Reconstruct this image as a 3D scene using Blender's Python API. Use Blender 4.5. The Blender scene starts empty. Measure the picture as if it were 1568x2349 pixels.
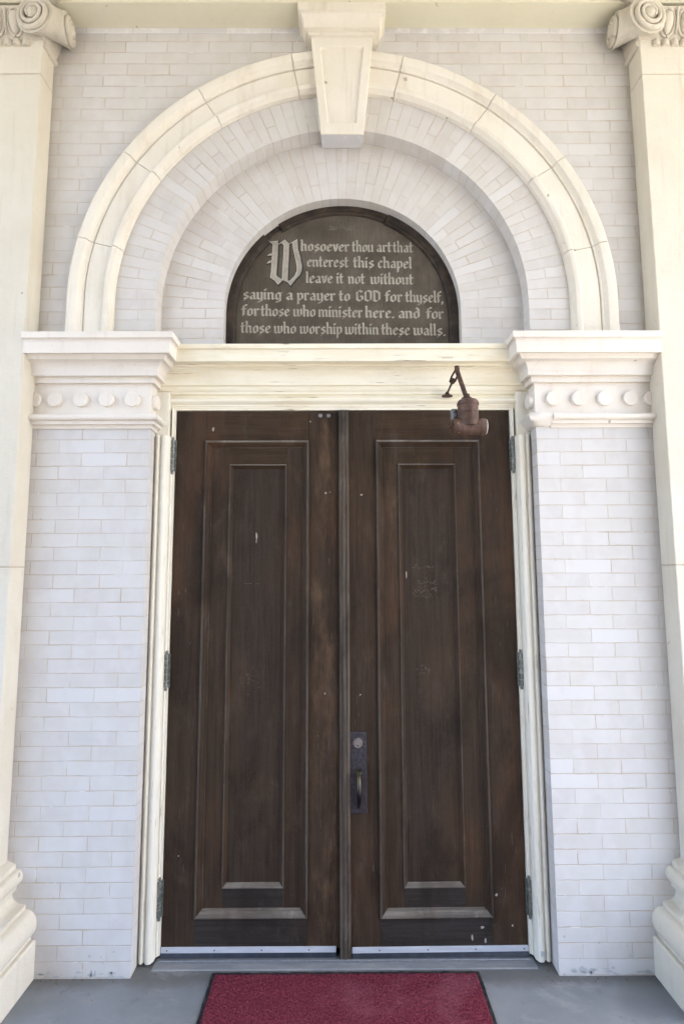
import bpy, bmesh, math, random
from mathutils import Vector, Matrix
from math import radians as R, sin, cos, pi, sqrt, atan2, acos

random.seed(11)
S = bpy.context.scene
COL = S.collection

# ------------------------------------------------------------------ camera
cx, cy, cz, yaw, pit, roll, F = -.01537, -2.31637, 1.6, -.00396, .10654, .00332, 1240.0
cam = bpy.data.cameras.new('camera')
cam.sensor_fit = 'HORIZONTAL'; cam.sensor_width = 36.0
cam.lens = 36.0 * F / 1568.0
cam.clip_start = .05; cam.clip_end = 2000
co = bpy.data.objects.new('camera', cam); COL.objects.link(co)
rt = Vector((cos(yaw), sin(yaw), 0)); yy = Vector((-sin(yaw), cos(yaw), 0)); zz = Vector((0, 0, 1))
fw = yy * cos(pit) + zz * sin(pit); up = zz * cos(pit) - yy * sin(pit)
r2 = rt * cos(roll) - up * sin(roll); u2 = rt * sin(roll) + up * cos(roll)
M = Matrix((r2, u2, -fw)).transposed().to_4x4(); M.translation = Vector((cx, cy, cz))
co.matrix_world = M
S.camera = co

# ------------------------------------------------------------------ light
SUN_EL, SUN_AZ = 52.0, 53.0      # azimuth measured from +Y (behind the building) towards +X
w = bpy.data.worlds.new('World'); S.world = w; w.use_nodes = True
wn = w.node_tree.nodes; wl = w.node_tree.links
sky = wn.new('ShaderNodeTexSky'); sky.sky_type = 'NISHITA'; sky.sun_disc = False
sky.sun_elevation = R(SUN_EL); sky.sun_rotation = R(SUN_AZ)
sky.air_density = .85; sky.dust_density = 6.2; sky.ozone_density = .4
bg = wn['Background']; bg.inputs['Strength'].default_value = .13
wl.new(sky.outputs[0], bg.inputs['Color'])
sd = bpy.data.lights.new('sun', 'SUN'); sd.energy = 4.2; sd.angle = R(.53); sd.color = (1, .95, .87)
so = bpy.data.objects.new('sun', sd); COL.objects.link(so)
dirv = Vector((sin(R(SUN_AZ)) * cos(R(SUN_EL)), cos(R(SUN_AZ)) * cos(R(SUN_EL)), sin(R(SUN_EL))))
so.rotation_euler = dirv.to_track_quat('Z', 'Y').to_euler()
S.view_settings.view_transform = 'Standard'; S.view_settings.look = 'None'
S.view_settings.gamma = 1; S.view_settings.use_curve_mapping = False
S.view_settings.exposure = 3.74

# ------------------------------------------------------------------ node helper
class NT:
    def __init__(s, name):
        s.m = bpy.data.materials.new(name); s.m.use_nodes = True
        s.n = s.m.node_tree.nodes; s.l = s.m.node_tree.links
        s.b = s.n['Principled BSDF']
        s.tc = s.n.new('ShaderNodeTexCoord')
        sp = s.n.new('ShaderNodeSeparateXYZ'); s.l.new(s.tc.outputs['Object'], sp.inputs[0])
        s.x, s.y, s.z = sp.outputs
        s.P = s.tc.outputs['Object']
    def put(s, sock, v):
        if hasattr(v, 'node'): s.l.new(v, sock)
        elif isinstance(v, (tuple, list)) and sock.type == 'RGBA' and len(v) == 3: sock.default_value = (*v, 1)
        else: sock.default_value = v
    def ma(s, op, a, b=None, c=None):
        n = s.n.new('ShaderNodeMath'); n.operation = op
        s.put(n.inputs[0], a)
        if b is not None: s.put(n.inputs[1], b)
        if c is not None: s.put(n.inputs[2], c)
        return n.outputs[0]
    def vec(s, a, b, c):
        n = s.n.new('ShaderNodeCombineXYZ')
        for i, v in enumerate((a, b, c)): s.put(n.inputs[i], v)
        return n.outputs[0]
    def scale(s, v, k):
        n = s.n.new('ShaderNodeVectorMath'); n.operation = 'MULTIPLY'
        s.put(n.inputs[0], v); n.inputs[1].default_value = k; return n.outputs[0]
    def noise(s, v, sc, det=4, rough=.55, dist=0):
        n = s.n.new('ShaderNodeTexNoise'); s.put(n.inputs['Vector'], v)
        n.inputs['Scale'].default_value = sc; n.inputs['Detail'].default_value = det
        n.inputs['Roughness'].default_value = rough; n.inputs['Distortion'].default_value = dist
        return n.outputs[0]
    def white(s, v):
        n = s.n.new('ShaderNodeTexWhiteNoise'); n.noise_dimensions = '3D'; s.put(n.inputs['Vector'], v); return n.outputs['Value']
    def vor(s, v, sc):
        n = s.n.new('ShaderNodeTexVoronoi'); s.put(n.inputs['Vector'], v); n.inputs['Scale'].default_value = sc; return n.outputs['Distance']
    def mr(s, v, a, b, c=0., d=1., smooth=True):
        n = s.n.new('ShaderNodeMapRange'); n.interpolation_type = 'SMOOTHSTEP' if smooth else 'LINEAR'
        s.put(n.inputs[0], v)
        for i, q in enumerate((a, b, c, d)): s.put(n.inputs[i + 1], q)
        return n.outputs[0]
    def mix(s, f, a, b, mode='MIX'):
        n = s.n.new('ShaderNodeMix'); n.data_type = 'RGBA'; n.blend_type = mode
        s.put(n.inputs[0], f); s.put(n.inputs[6], a); s.put(n.inputs[7], b); return n.outputs[2]
    def bump(s, h, dist, strength=1.):
        n = s.n.new('ShaderNodeBump'); s.put(n.inputs['Height'], h)
        n.inputs['Distance'].default_value = dist; n.inputs['Strength'].default_value = strength
        s.l.new(n.outputs[0], s.b.inputs['Normal'])
    def done(s, col, rough=.6, spec=.4, metal=0.):
        s.put(s.b.inputs['Base Color'], col); s.put(s.b.inputs['Roughness'], rough)
        s.put(s.b.inputs['Specular IOR Level'], spec); s.put(s.b.inputs['Metallic'], metal)
        return s.m

ZC = 2.805     # springing centre of the arches

def brick_mat(name, mode, r0=0., Rm=1.):
    t = NT(name)
    wob = t.ma('MULTIPLY', t.ma('SUBTRACT', t.noise(t.P, 22, 3), .5), .006)
    wob2 = t.ma('MULTIPLY', t.ma('SUBTRACT', t.noise(t.scale(t.P, (1, 1, 1.3)), 17, 3), .5), .006)
    sgn = t.ma('SIGN', t.x)
    if mode in ('pier', 'face'):
        geo = t.n.new('ShaderNodeNewGeometry'); sn = t.n.new('ShaderNodeSeparateXYZ'); t.l.new(geo.outputs['True Normal'], sn.inputs[0])
        side = t.ma('GREATER_THAN', t.ma('ABSOLUTE', sn.outputs[0]), .5)
        if mode == 'pier': ux = t.ma('SUBTRACT', t.ma('ABSOLUTE', t.x), .846)
        else: ux = t.ma('ADD', t.x, 6.03); sgn = 0.
        uy = t.ma('ADD', t.y, .02)
        u = t.ma('ADD', t.ma('MULTIPLY', ux, t.ma('SUBTRACT', 1., side)), t.ma('MULTIPLY', uy, side))
        L, H = .197, .0585
        v = t.ma('DIVIDE', t.ma('SUBTRACT', t.ma('ADD', t.z, wob2), .003), H)
        row = t.ma('FLOOR', v)
        par = t.ma('FLOORED_MODULO', row, 2.)
        jit = t.ma('MULTIPLY', t.white(t.vec(row, sgn, 3.)), .10 if mode == 'face' else .03)
        uu = t.ma('ADD', t.ma('DIVIDE', t.ma('ADD', u, wob), L), t.ma('ADD', t.ma('MULTIPLY', par, .5), jit))
    else:
        up_ = t.ma('MAXIMUM', t.ma('SUBTRACT', t.z, ZC), 0.)
        dn = t.ma('MAXIMUM', t.ma('SUBTRACT', ZC, t.z), 0.)
        ax = t.ma('ABSOLUTE', t.x)
        rr = t.ma('SQRT', t.ma('ADD', t.ma('MULTIPLY', ax, ax), t.ma('MULTIPLY', up_, up_)))
        th = t.ma('ARCTAN2', ax, up_)
        sarc = t.ma('ADD', t.ma('MULTIPLY', th, Rm), dn)
        L, H = .197, .0487
        v = t.ma('ADD', t.ma('DIVIDE', t.ma('ADD', sarc, wob2), H), .5)
        row = t.ma('FLOOR', v)
        par = t.ma('FLOORED_MODULO', row, 2.)
        jit = t.ma('MULTIPLY', t.ma('SUBTRACT', t.white(t.vec(row, sgn, 7.)), .5), .14)
        jit = t.ma('MULTIPLY', jit, par)
        uu = t.ma('ADD', t.ma('DIVIDE', t.ma('SUBTRACT', t.ma('ADD', rr, wob), r0 - .008), L), t.ma('ADD', t.ma('MULTIPLY', par, .53), jit))
    cell = t.ma('FLOOR', uu)
    fu = t.ma('FRACT', uu); fv = t.ma('FRACT', v)
    du = t.ma('MULTIPLY', t.ma('MINIMUM', fu, t.ma('SUBTRACT', 1., fu)), L)
    dv = t.ma('MULTIPLY', t.ma('MINIMUM', fv, t.ma('SUBTRACT', 1., fv)), H)
    d = t.ma('MINIMUM', du, dv)
    thick = t.mr(t.noise(t.P, 7, 2), .3, .7, .0008, .0026)
    mort = t.mr(d, t.ma('MULTIPLY', thick, .5), t.ma('MULTIPLY', thick, 1.5), 1., 0.)
    rnd = t.white(t.vec(cell, row, sgn)); rnd2 = t.white(t.vec(row, cell, t.ma('ADD', sgn, 5.)))
    c = t.mix(rnd, (.57, .545, .505), (.61, .590, .560))
    c = t.mix(t.mr(rnd2, .88, .97), c, (.635, .622, .605))
    c = t.mix(t.mr(rnd2, .12, .04), c, (.565, .54, .515))
    blot = t.noise(t.scale(t.P, (1, 1, 1.6)), 14, 5, .6)
    c = t.mix(t.mr(blot, .35, .75, 0., .3), c, (.64, .64, .635))
    c = t.mix(t.mr(t.noise(t.P, 4.5, 4, .6), .5, .78, 0., .22), c, (.53, .515, .495))
    speck = t.mr(t.noise(t.P, 60, 2), .74, .80, 0., .45)
    c = t.mix(speck, c, (.76, .75, .74))
    mc = t.mix(t.mr(t.noise(t.P, 5, 3), .45, .72), (.56, .485, .40), (.47, .385, .295))
    mc = t.mix(t.mr(t.noise(t.P, 9, 2), .62, .7), mc, (.70, .67, .62))
    c = t.mix(t.mr(t.noise(t.scale(t.P, (1.6, 1, 1)), 8.5, 3, .5), .42, .66, 0., .55), c, (.64, .618, .602))
    c = t.mix(t.mr(t.noise(t.scale(t.P, (1.3, 1, 1)), 6.3, 3, .5), .52, .7, 0., .4), c, (.545, .495, .475))
    vis = t.mr(t.noise(t.P, 7.3, 3, .6), .30, .56, .15 if mode in ('pier', 'face') else .45, 1.)
    c = t.mix(t.ma('MULTIPLY', mort, vis), c, mc)
    dot = t.ma('MULTIPLY', t.mr(d, .004, .0015), t.mr(t.noise(t.P, 55, 2), .70, .74))
    c = t.mix(dot, c, (.82, .81, .79))
    c = t.mix(t.mr(t.noise(t.P, 330, 3, .7), .3, .7, .0, .14), c, (.40, .38, .365))
    c = t.mix(t.ma('MULTIPLY', t.mr(t.noise(t.scale(t.P, (3, 3, .5)), 6, 5, .65), .56, .8), .22), c, (.46, .43, .40))
    chip = t.ma('MULTIPLY', t.mr(t.noise(t.P, 38, 3, .6), .70, .735), t.mr(d, .012, .004))
    c = t.mix(chip, c, (.42, .37, .32))
    h = t.ma('ADD', t.ma('MULTIPLY', mort, -1.), t.ma('MULTIPLY', t.noise(t.P, 120, 4), .22))
    h = t.ma('ADD', h, t.ma('MULTIPLY', rnd, .3))
    t.bump(h, .0016, .7)
    return t.done(c, .55, .35)

def stone_mat(name, a, b, dark, stain=.5, rough=.7, relief=.7):
    t = NT(name)
    c = t.mix(t.mr(t.noise(t.P, 3.2, 5, .6), .3, .7), a, b)
    c = t.mix(t.mr(t.noise(t.scale(t.P, (1, 1, .25)), 9, 5, .65), .52, .8, 0., stain), c, dark)
    c = t.mix(t.mr(t.noise(t.P, 46, 3, .6), .68, .78, 0., .5), c, dark)
    c = t.mix(t.mr(t.noise(t.P, 21, 2, .5), .745, .77, 0., .7), c, tuple(k * .42 for k in dark))
    c = t.mix(t.mr(t.noise(t.P, 300, 3, .7), .3, .7, .0, .16), c, dark)
    c = t.mix(t.ma('MULTIPLY', t.mr(t.noise(t.scale(t.P, (6, 6, .35)), 5, 5, .6), .55, .74), .42), c, dark)
    t.bump(t.ma('ADD', t.noise(t.P, 160, 5, .65), t.ma('MULTIPLY', t.noise(t.P, 24, 4), 1.6)), .0024, relief)
    return t.done(c, rough, .3)

def paint_mat(name, axis, base, aged, crack):
    """old cream oil paint on wood, flaked along the grain (axis 0 = along x, 2 = along z)"""
    t = NT(name)
    k = (1.2, 9, 9) if axis == 0 else (9, 9, 1.2)
    k2 = (3, 60, 60) if axis == 0 else (60, 60, 3)
    g = t.noise(t.scale(t.P, k), 3, 5, .6)
    g2 = t.noise(t.scale(t.P, k2), 2.2, 5, .65)
    c = t.mix(t.mr(g, .35, .7), base, aged)
    c = t.mix(t.mr(t.noise(t.P, 6, 4, .6), .5, .75, 0., .5), c, tuple(q * .86 for q in aged))
    fl = t.ma('MULTIPLY', t.mr(g2, .60, .68), t.mr(t.noise(t.P, 5, 3), .42, .60))
    c = t.mix(t.ma('MULTIPLY', t.mr(t.noise(t.scale(t.P, k), 7, 4, .6), .60, .80), .20), c, tuple(q * .70 for q in aged))
    c = t.mix(fl, c, crack)
    t.bump(t.ma('ADD', t.ma('MULTIPLY', g2, .8), t.ma('MULTIPLY', fl, -1.5)), .0015, .7)
    return t.done(c, .5, .4)

def wood_mat(name, axis, a, b, red, grey=(.075, .063, .054), worn=None):
    t = NT(name)
    k = (1.1, 34, 34) if axis == 0 else (34, 34, 1.1)
    kf = (7, 230, 230) if axis == 0 else (230, 230, 7)
    km = (3, 85, 85) if axis == 0 else (85, 85, 3)
    g = t.noise(t.scale(t.P, k), 2.0, 6, .65, .7)
    f = t.noise(t.scale(t.P, kf), 1.6, 4, .65)
    md = t.noise(t.scale(t.P, km), 1.5, 4, .6, .4)
    c = t.mix(t.mr(g, .34, .68), a, b)
    c = t.mix(t.mr(t.noise(t.scale(t.P, (2.2, 2.2, .9)), 2.1, 4, .55), .44, .70, 0., .8), c, red)
    c = t.mix(t.mr(t.noise(t.scale(t.P, (4, 4, 1.6)), 2.4, 5, .7), .54, .78, 0., .6), c, grey)
    if worn:
        near = t.mr(t.ma('ABSOLUTE', t.ma('ADD', t.x, .085)), .085, .02)
        near2 = t.mr(t.ma('ABSOLUTE', t.ma('SUBTRACT', t.x, .225)), .04, .01)
        rub = t.ma('MULTIPLY', t.ma('MAXIMUM', near, t.ma('MULTIPLY', near2, t.mr(t.z, 1.35, 1.75))), t.mr(t.noise(t.scale(t.P, (5, 5, 1.6)), 2.6, 5, .65), .44, .70))
        c = t.mix(t.ma('MULTIPLY', rub, .8), c, worn)
    c = t.mix(t.mr(t.noise(t.scale(t.P, (2.6, 2.6, 1.3)), 1.9, 5, .62, .5), .46, .68, 0., .62), c, tuple(q * .50 for q in a))
    c = t.mix(t.mr(t.noise(t.scale(t.P, (6, 6, 2.5)), 2.3, 5, .65, .3), .56, .74, 0., .5), c, tuple(q * 1.55 for q in b))
    c = t.mix(t.mr(md, .50, .70, 0., .28), c, tuple(q * .38 for q in a))
    c = t.mix(t.mr(f, .52, .76, 0., .42), c, tuple(q * .42 for q in a))
    c = t.mix(t.mr(f, .44, .28, 0., .25), c, tuple(q * 1.5 for q in b))
    c = t.mix(t.mr(t.noise(t.P, 320, 3, .7), .58, .75, 0., .35), c, (.15, .125, .10))
    c = t.mix(t.mr(t.noise(t.P, 320, 3, .7), .42, .28, 0., .5), c, tuple(q * .35 for q in a))
    c = t.mix(t.mr(t.noise(t.P, 75, 2), .76, .82, 0., .35), c, (.22, .19, .16))
    t.bump(t.ma('ADD', t.ma('MULTIPLY', f, 1.), t.ma('MULTIPLY', g, .6)), .0014, .7)
    return t.done(c, t.mr(g, .3, .7, .52, .70), .12)

MAT = {}
MAT['brick_pier'] = brick_mat('pale_grey_brick_running_bond', 'pier')
MAT['brick_face'] = brick_mat('pale_grey_brick_upper_wall', 'face')
MAT['brick_outer'] = brick_mat('radial_brick_outer_ring', 'arch', .838, .92)
MAT['brick_inner'] = brick_mat('radial_brick_inner_ring', 'arch', .55, .70)
MAT['stone'] = stone_mat('cream_limestone', (.735, .69, .59), (.785, .748, .665), (.585, .51, .40), .62)
MAT['stone_pil'] = stone_mat('cream_cast_stone', (.635, .585, .48), (.68, .64, .54), (.54, .48, .38), .5)
MAT['stone_cap'] = stone_mat('grey_cream_carved_stone', (.53, .49, .41), (.62, .575, .48), (.36, .32, .25), .55)
MAT['stone_imp'] = stone_mat('pale_impost_stone', (.72, .672, .60), (.775, .728, .66), (.60, .53, .44), .4, .7, .22)
MAT['arch_joint'] = stone_mat('tan_joint_mortar', (.60, .52, .42), (.66, .58, .47), (.45, .36, .26), .5, .85)
MAT['mortar'] = stone_mat('brown_mortar', (.50, .42, .33), (.60, .52, .42), (.36, .28, .2), .5, .85)
MAT['paint_x'] = paint_mat('cream_paint_horizontal', 0, (.85, .80, .655), (.80, .73, .555), (.36, .28, .19))
MAT['paint_z'] = paint_mat('cream_paint_vertical', 2, (.80, .765, .655), (.77, .725, .605), (.42, .36, .28))
MAT['soffit'] = stone_mat('yellow_cream_plaster', (.67, .64, .495), (.70, .67, .53), (.64, .60, .45), .2, .75)
MAT['wood_v'] = wood_mat('dark_stained_oak_vertical', 2, (.035, .0225, .0145), (.053, .035, .0225), (.074, .039, .021), worn=(.12, .073, .041))
MAT['wood_h'] = wood_mat('dark_stained_oak_horizontal', 0, (.037, .0225, .0130), (.055, .0345, .0205), (.076, .038, .019))
MAT['wood_rib'] = wood_mat('worn_ribbed_oak_strip', 2, (.055, .043, .034), (.115, .095, .075), (.085, .055, .035), (.15, .13, .11))
MAT['wood_grey'] = wood_mat('dark_grey_oak_rail', 0, (.027, .0215, .0180), (.042, .035, .031), (.040, .028, .021), (.062, .058, .056))  # darker, greyer oak, used on the bottom rails only
MAT['wood_panel'] = wood_mat('weathered_oak_panel', 2, (.032, .0215, .0145), (.047, .033, .0230), (.060, .036, .021), (.070, .054, .041))
MAT['wood_lip'] = wood_mat('worn_oak_moulding_highlight', 0, (.12, .102, .083), (.20, .175, .145), (.12, .085, .06), (.27, .24, .21))  # wear, plus the highlight of the lit ledges painted into the colour
MAT['wood_edge'] = wood_mat('worn_oak_upright_highlight', 2, (.052, .041, .032), (.10, .082, .066), (.075, .05, .033), (.15, .13, .11))  # wear, plus a weaker edge highlight painted into the colour

def simple(name, fn):
    t = NT(name); return fn(t)
def m_floor(t):
    c = t.mix(t.mr(t.noise(t.P, 2.6, 6, .6), .3, .72), (.180, .195, .207), (.235, .250, .265))
    c = t.mix(t.mr(t.noise(t.scale(t.P, (1, 2.5, 1)), 5, 6, .7), .5, .78, 0., .6), c, (.29, .285, .275))
    c = t.mix(t.mr(t.noise(t.P, 1.3, 4, .6, .8), .52, .7, 0., .5), c, (.15, .155, .16))
    c = t.mix(t.mr(t.noise(t.P, 33, 2), .72, .78, 0., .7), c, (.10, .095, .085))
    c = t.mix(t.mr(t.noise(t.P, 55, 2), .76, .80, 0., .6), c, (.40, .40, .39))
    c = t.mix(t.mr(t.noise(t.P, 280, 3, .7), .3, .7, 0., .3), c, (.10, .105, .11))
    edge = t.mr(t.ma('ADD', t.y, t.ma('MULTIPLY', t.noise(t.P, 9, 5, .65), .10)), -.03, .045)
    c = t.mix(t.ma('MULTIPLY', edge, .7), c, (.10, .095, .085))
    c = t.mix(t.mr(t.noise(t.scale(t.P, (1, 1.8, 1)), 3.4, 6, .7, .5), .56, .70, 0., .5), c, (.30, .305, .30))
    c = t.mix(t.mr(t.noise(t.P, 11, 5, .7), .60, .72, 0., .55), c, (.115, .12, .125))
    t.bump(t.ma('ADD', t.noise(t.P, 140, 5, .7), t.noise(t.P, 9, 3)), .002, .5)
    return t.done(c, .62, .35)
def m_cut(t):
    xs = t.ma('DIVIDE', t.ma('ADD', t.x, .11), .22); cellx = t.ma('FLOOR', xs); fx = t.ma('FRACT', xs)
    c = t.mix(t.white(t.vec(cellx, 2., 9.)), (.60, .59, .60), (.70, .70, .71))
    c = t.mix(t.mr(t.noise(t.P, 16, 4, .6), .5, .72), c, (.76, .76, .765))
    c = t.mix(t.mr(fx, .985, .995), c, (.5, .44, .38))
    return t.done(c, .6, .3)
MAT['cut_brick'] = simple('pale_whitewashed_cut_course', m_cut)
MAT['floor'] = simple('grey_painted_concrete', m_floor)
def m_sill(t):
    c = t.mix(t.mr(t.noise(t.scale(t.P, (1, 4, 4)), 5, 6, .65), .35, .7), (.175, .185, .195), (.25, .25, .25))
    c = t.mix(t.mr(t.noise(t.P, 14, 4, .7), .6, .75), c, (.20, .19, .17))
    t.bump(t.noise(t.P, 60, 5, .7), .003, .6)
    return t.done(c, .6, .35)
MAT['sill'] = simple('worn_grey_sill', m_sill)
def m_ground(t):
    c = t.mix(t.mr(t.noise(t.P, .7, 6, .6), .35, .65), (.098, .091, .078), (.130, .121, .106))
    return t.done(c, .85, .2)
MAT['ground'] = simple('sunlit_pale_gravel', m_ground)
def m_rug(t):
    a = t.noise(t.scale(t.P, (1, .55, 1)), 210, 3, .7); b = t.noise(t.P, 34, 4, .7); big = t.noise(t.P, 3.5, 4, .6)
    c = t.mix(t.mr(a, .35, .66), (.088, .012, .022), (.225, .050, .073))
    c = t.mix(t.mr(b, .45, .75, 0., .35), c, (.11, .016, .034))
    c = t.mix(t.mr(big, .5, .7, 0., .45), c, (.25, .085, .11))
    c = t.mix(t.mr(t.noise(t.P, 120, 2), .72, .78, 0., .5), c, (.33, .15, .18))
    t.bump(t.ma('ADD', a, t.ma('MULTIPLY', b, .4)), .005, .9)
    return t.done(c, .95, .08)
MAT['rug'] = simple('burgundy_loop_pile', m_rug)
def m_rubber(t):
    c = t.mix(t.mr(t.noise(t.P, 50, 4), .4, .75), (.012, .012, .014), (.045, .042, .042))
    t.bump(t.noise(t.P, 90, 4), .003, .7); return t.done(c, .7, .3)
MAT['rubber'] = simple('black_rubber', m_rubber)
def m_seal(t):
    c = t.mix(t.mr(t.noise(t.scale(t.P, (1, 1, .3)), 30, 4), .4, .75), (.007, .011, .019), (.022, .030, .044)); return t.done(c, .45, .5)
MAT['seal'] = simple('dark_blue_grey_vinyl', m_seal)
def m_alu(t):
    c = t.mix(t.mr(t.noise(t.scale(t.P, (1, 8, 8)), 6, 5), .35, .75), (.52, .53, .57), (.66, .67, .71))
    c = t.mix(t.mr(t.noise(t.P, 40, 3), .68, .76), c, (.40, .40, .42)); return t.done(c, .5, .5, .25)
MAT['alu'] = simple('dull_aluminium', m_alu)
def m_iron(t):
    c = t.mix(t.mr(t.noise(t.P, 90, 4), .4, .7), (.045, .043, .050), (.075, .070, .080))
    c = t.mix(t.mr(t.noise(t.P, 26, 3), .62, .75), c, (.14, .12, .11))
    t.bump(t.noise(t.P, 200, 3), .0006); return t.done(c, .42, .5, .55)
MAT['iron'] = simple('dark_bronze_plate', m_iron)
def m_brass(t):
    c = t.mix(t.mr(t.z, .66, .73), (.03, .028, .028), (.105, .088, .052)); return t.done(c, .32, .5, .8)
MAT['lock'] = simple('worn_bronze_lock', lambda t: t.done(t.mix(t.noise(t.P, 150, 3), (.17, .145, .135), (.25, .22, .20)), .4, .5, .3))
MAT['brass'] = simple('worn_dark_brass', m_brass)
def m_hinge(t):
    c = t.mix(t.mr(t.noise(t.P, 60, 4), .4, .68), (.15, .165, .15), (.30, .31, .28))
    c = t.mix(t.mr(t.noise(t.P, 110, 3), .6, .7), c, (.07, .06, .05)); return t.done(c, .45, .5, .6)
MAT['hinge'] = simple('tarnished_steel_hinge', m_hinge)
def m_rust(t):
    c = t.mix(t.mr(t.noise(t.P, 30, 5, .65), .35, .65), (.068, .037, .026), (.120, .070, .050))
    c = t.mix(t.mr(t.noise(t.P, 13, 4, .6), .5, .68), c, (.15, .095, .088))
    c = t.mix(t.mr(t.noise(t.P, 48, 4, .7), .6, .72), c, (.30, .18, .075))
    c = t.mix(t.mr(t.noise(t.P, 75, 3, .6), .64, .74), c, (.05, .025, .018))
    t.bump(t.noise(t.P, 190, 5, .7), .0012); return t.done(c, .62, .4, .25)
MAT['rust'] = simple('rusty_red_iron', m_rust)
def m_rustd(t):
    c = t.mix(t.mr(t.noise(t.P, 70, 4), .35, .7), (.045, .024, .018), (.12, .065, .04))
    t.bump(t.noise(t.P, 220, 4), .001); return t.done(c, .6, .4, .3)
MAT['rust_dark'] = simple('dark_rusty_iron', m_rustd)
def m_white(t):
    c = t.mix(t.mr(t.noise(t.P, 60, 3), .5, .75), (.80, .80, .80), (.55, .5, .45)); return t.done(c, .35, .5)
MAT['white'] = simple('bare_white_end_plate', m_white)
def m_galv(t):
    c = t.mix(t.noise(t.P, 90, 4), (.15, .155, .165), (.29, .30, .31)); return t.done(c, .45, .5, .5)
MAT['galv'] = simple('grey_galvanised_steel', m_galv)
def m_board(t):
    g = t.noise(t.scale(t.P, (60, 60, 5)), 2.2, 5, .65)
    c = t.mix(t.mr(t.noise(t.P, 6, 5, .65), .32, .68), (.072, .060, .046), (.122, .104, .082))
    c = t.mix(t.mr(g, .45, .72, 0., .45), c, (.062, .051, .039))
    c = t.mix(t.mr(g, .42, .28, 0., .4), c, (.165, .147, .12))
    c = t.mix(t.mr(t.noise(t.P, 2.2, 3, .6), .52, .7, 0., .5), c, (.072, .058, .044))
    c = t.mix(t.mr(t.noise(t.P, 260, 3, .7), .56, .74, 0., .5), c, (.20, .18, .15))
    c = t.mix(t.mr(t.noise(t.P, 260, 3, .7), .44, .28, 0., .6), c, (.03, .026, .02))
    t.bump(g, .001, .5); return t.done(c, .8, .15)
MAT['board'] = simple('weathered_brown_board', m_board)
def m_fr(t):
    c = t.mix(t.mr(t.noise(t.P, 18, 5, .65), .35, .7), (.022, .016, .012), (.062, .044, .032))
    t.bump(t.noise(t.P, 60, 4), .002); return t.done(c, .6, .35)
MAT['frame'] = simple('dark_brown_frame', m_fr)
def m_let(t):
    c = t.mix(t.mr(t.noise(t.P, 30, 5, .7), .35, .72), (.37, .34, .285), (.25, .23, .19))
    c = t.mix(t.mr(t.noise(t.scale(t.P, (120, 120, 8)), 2, 3), .6, .74, 0., .7), c, (.19, .17, .14)); return t.done(c, .7, .3)
MAT['letter'] = simple('faded_off_white_paint', m_let)
MAT['letter_shadow'] = simple('black_letter_edge', lambda t: t.done(t.mix(t.noise(t.P, 40, 3), (.018, .017, .015), (.04, .037, .033)), .7, .3))
MAT['letter_light'] = simple('white_letter_edge', lambda t: t.done(t.mix(t.noise(t.P, 60, 3), (.72, .69, .62), (.55, .52, .46)), .7, .3))
MAT['fleck'] = simple('chipped_pale_paint', lambda t: t.done(t.mix(t.noise(t.P, 90, 3), (.42, .375, .32), (.24, .20, .165)), .8, .2))
MAT['scuff'] = simple('faint_brown_scuff', lambda t: t.done(t.mix(t.noise(t.P, 120, 4), (.105, .080, .060), (.055, .041, .031)), .8, .2))
MAT['grey_daub'] = simple('grey_paint_daub', lambda t: t.done(t.mix(t.noise(t.P, 90, 3), (.40, .42, .43), (.50, .505, .50)), .7, .3))
MAT['screw'] = simple('dark_screw_head', lambda t: t.done((.10, .095, .10), .4, .5, .6))
MAT['hole'] = simple('black_keyhole', lambda t: t.done((.01, .01, .01), .6, .2))

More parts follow.
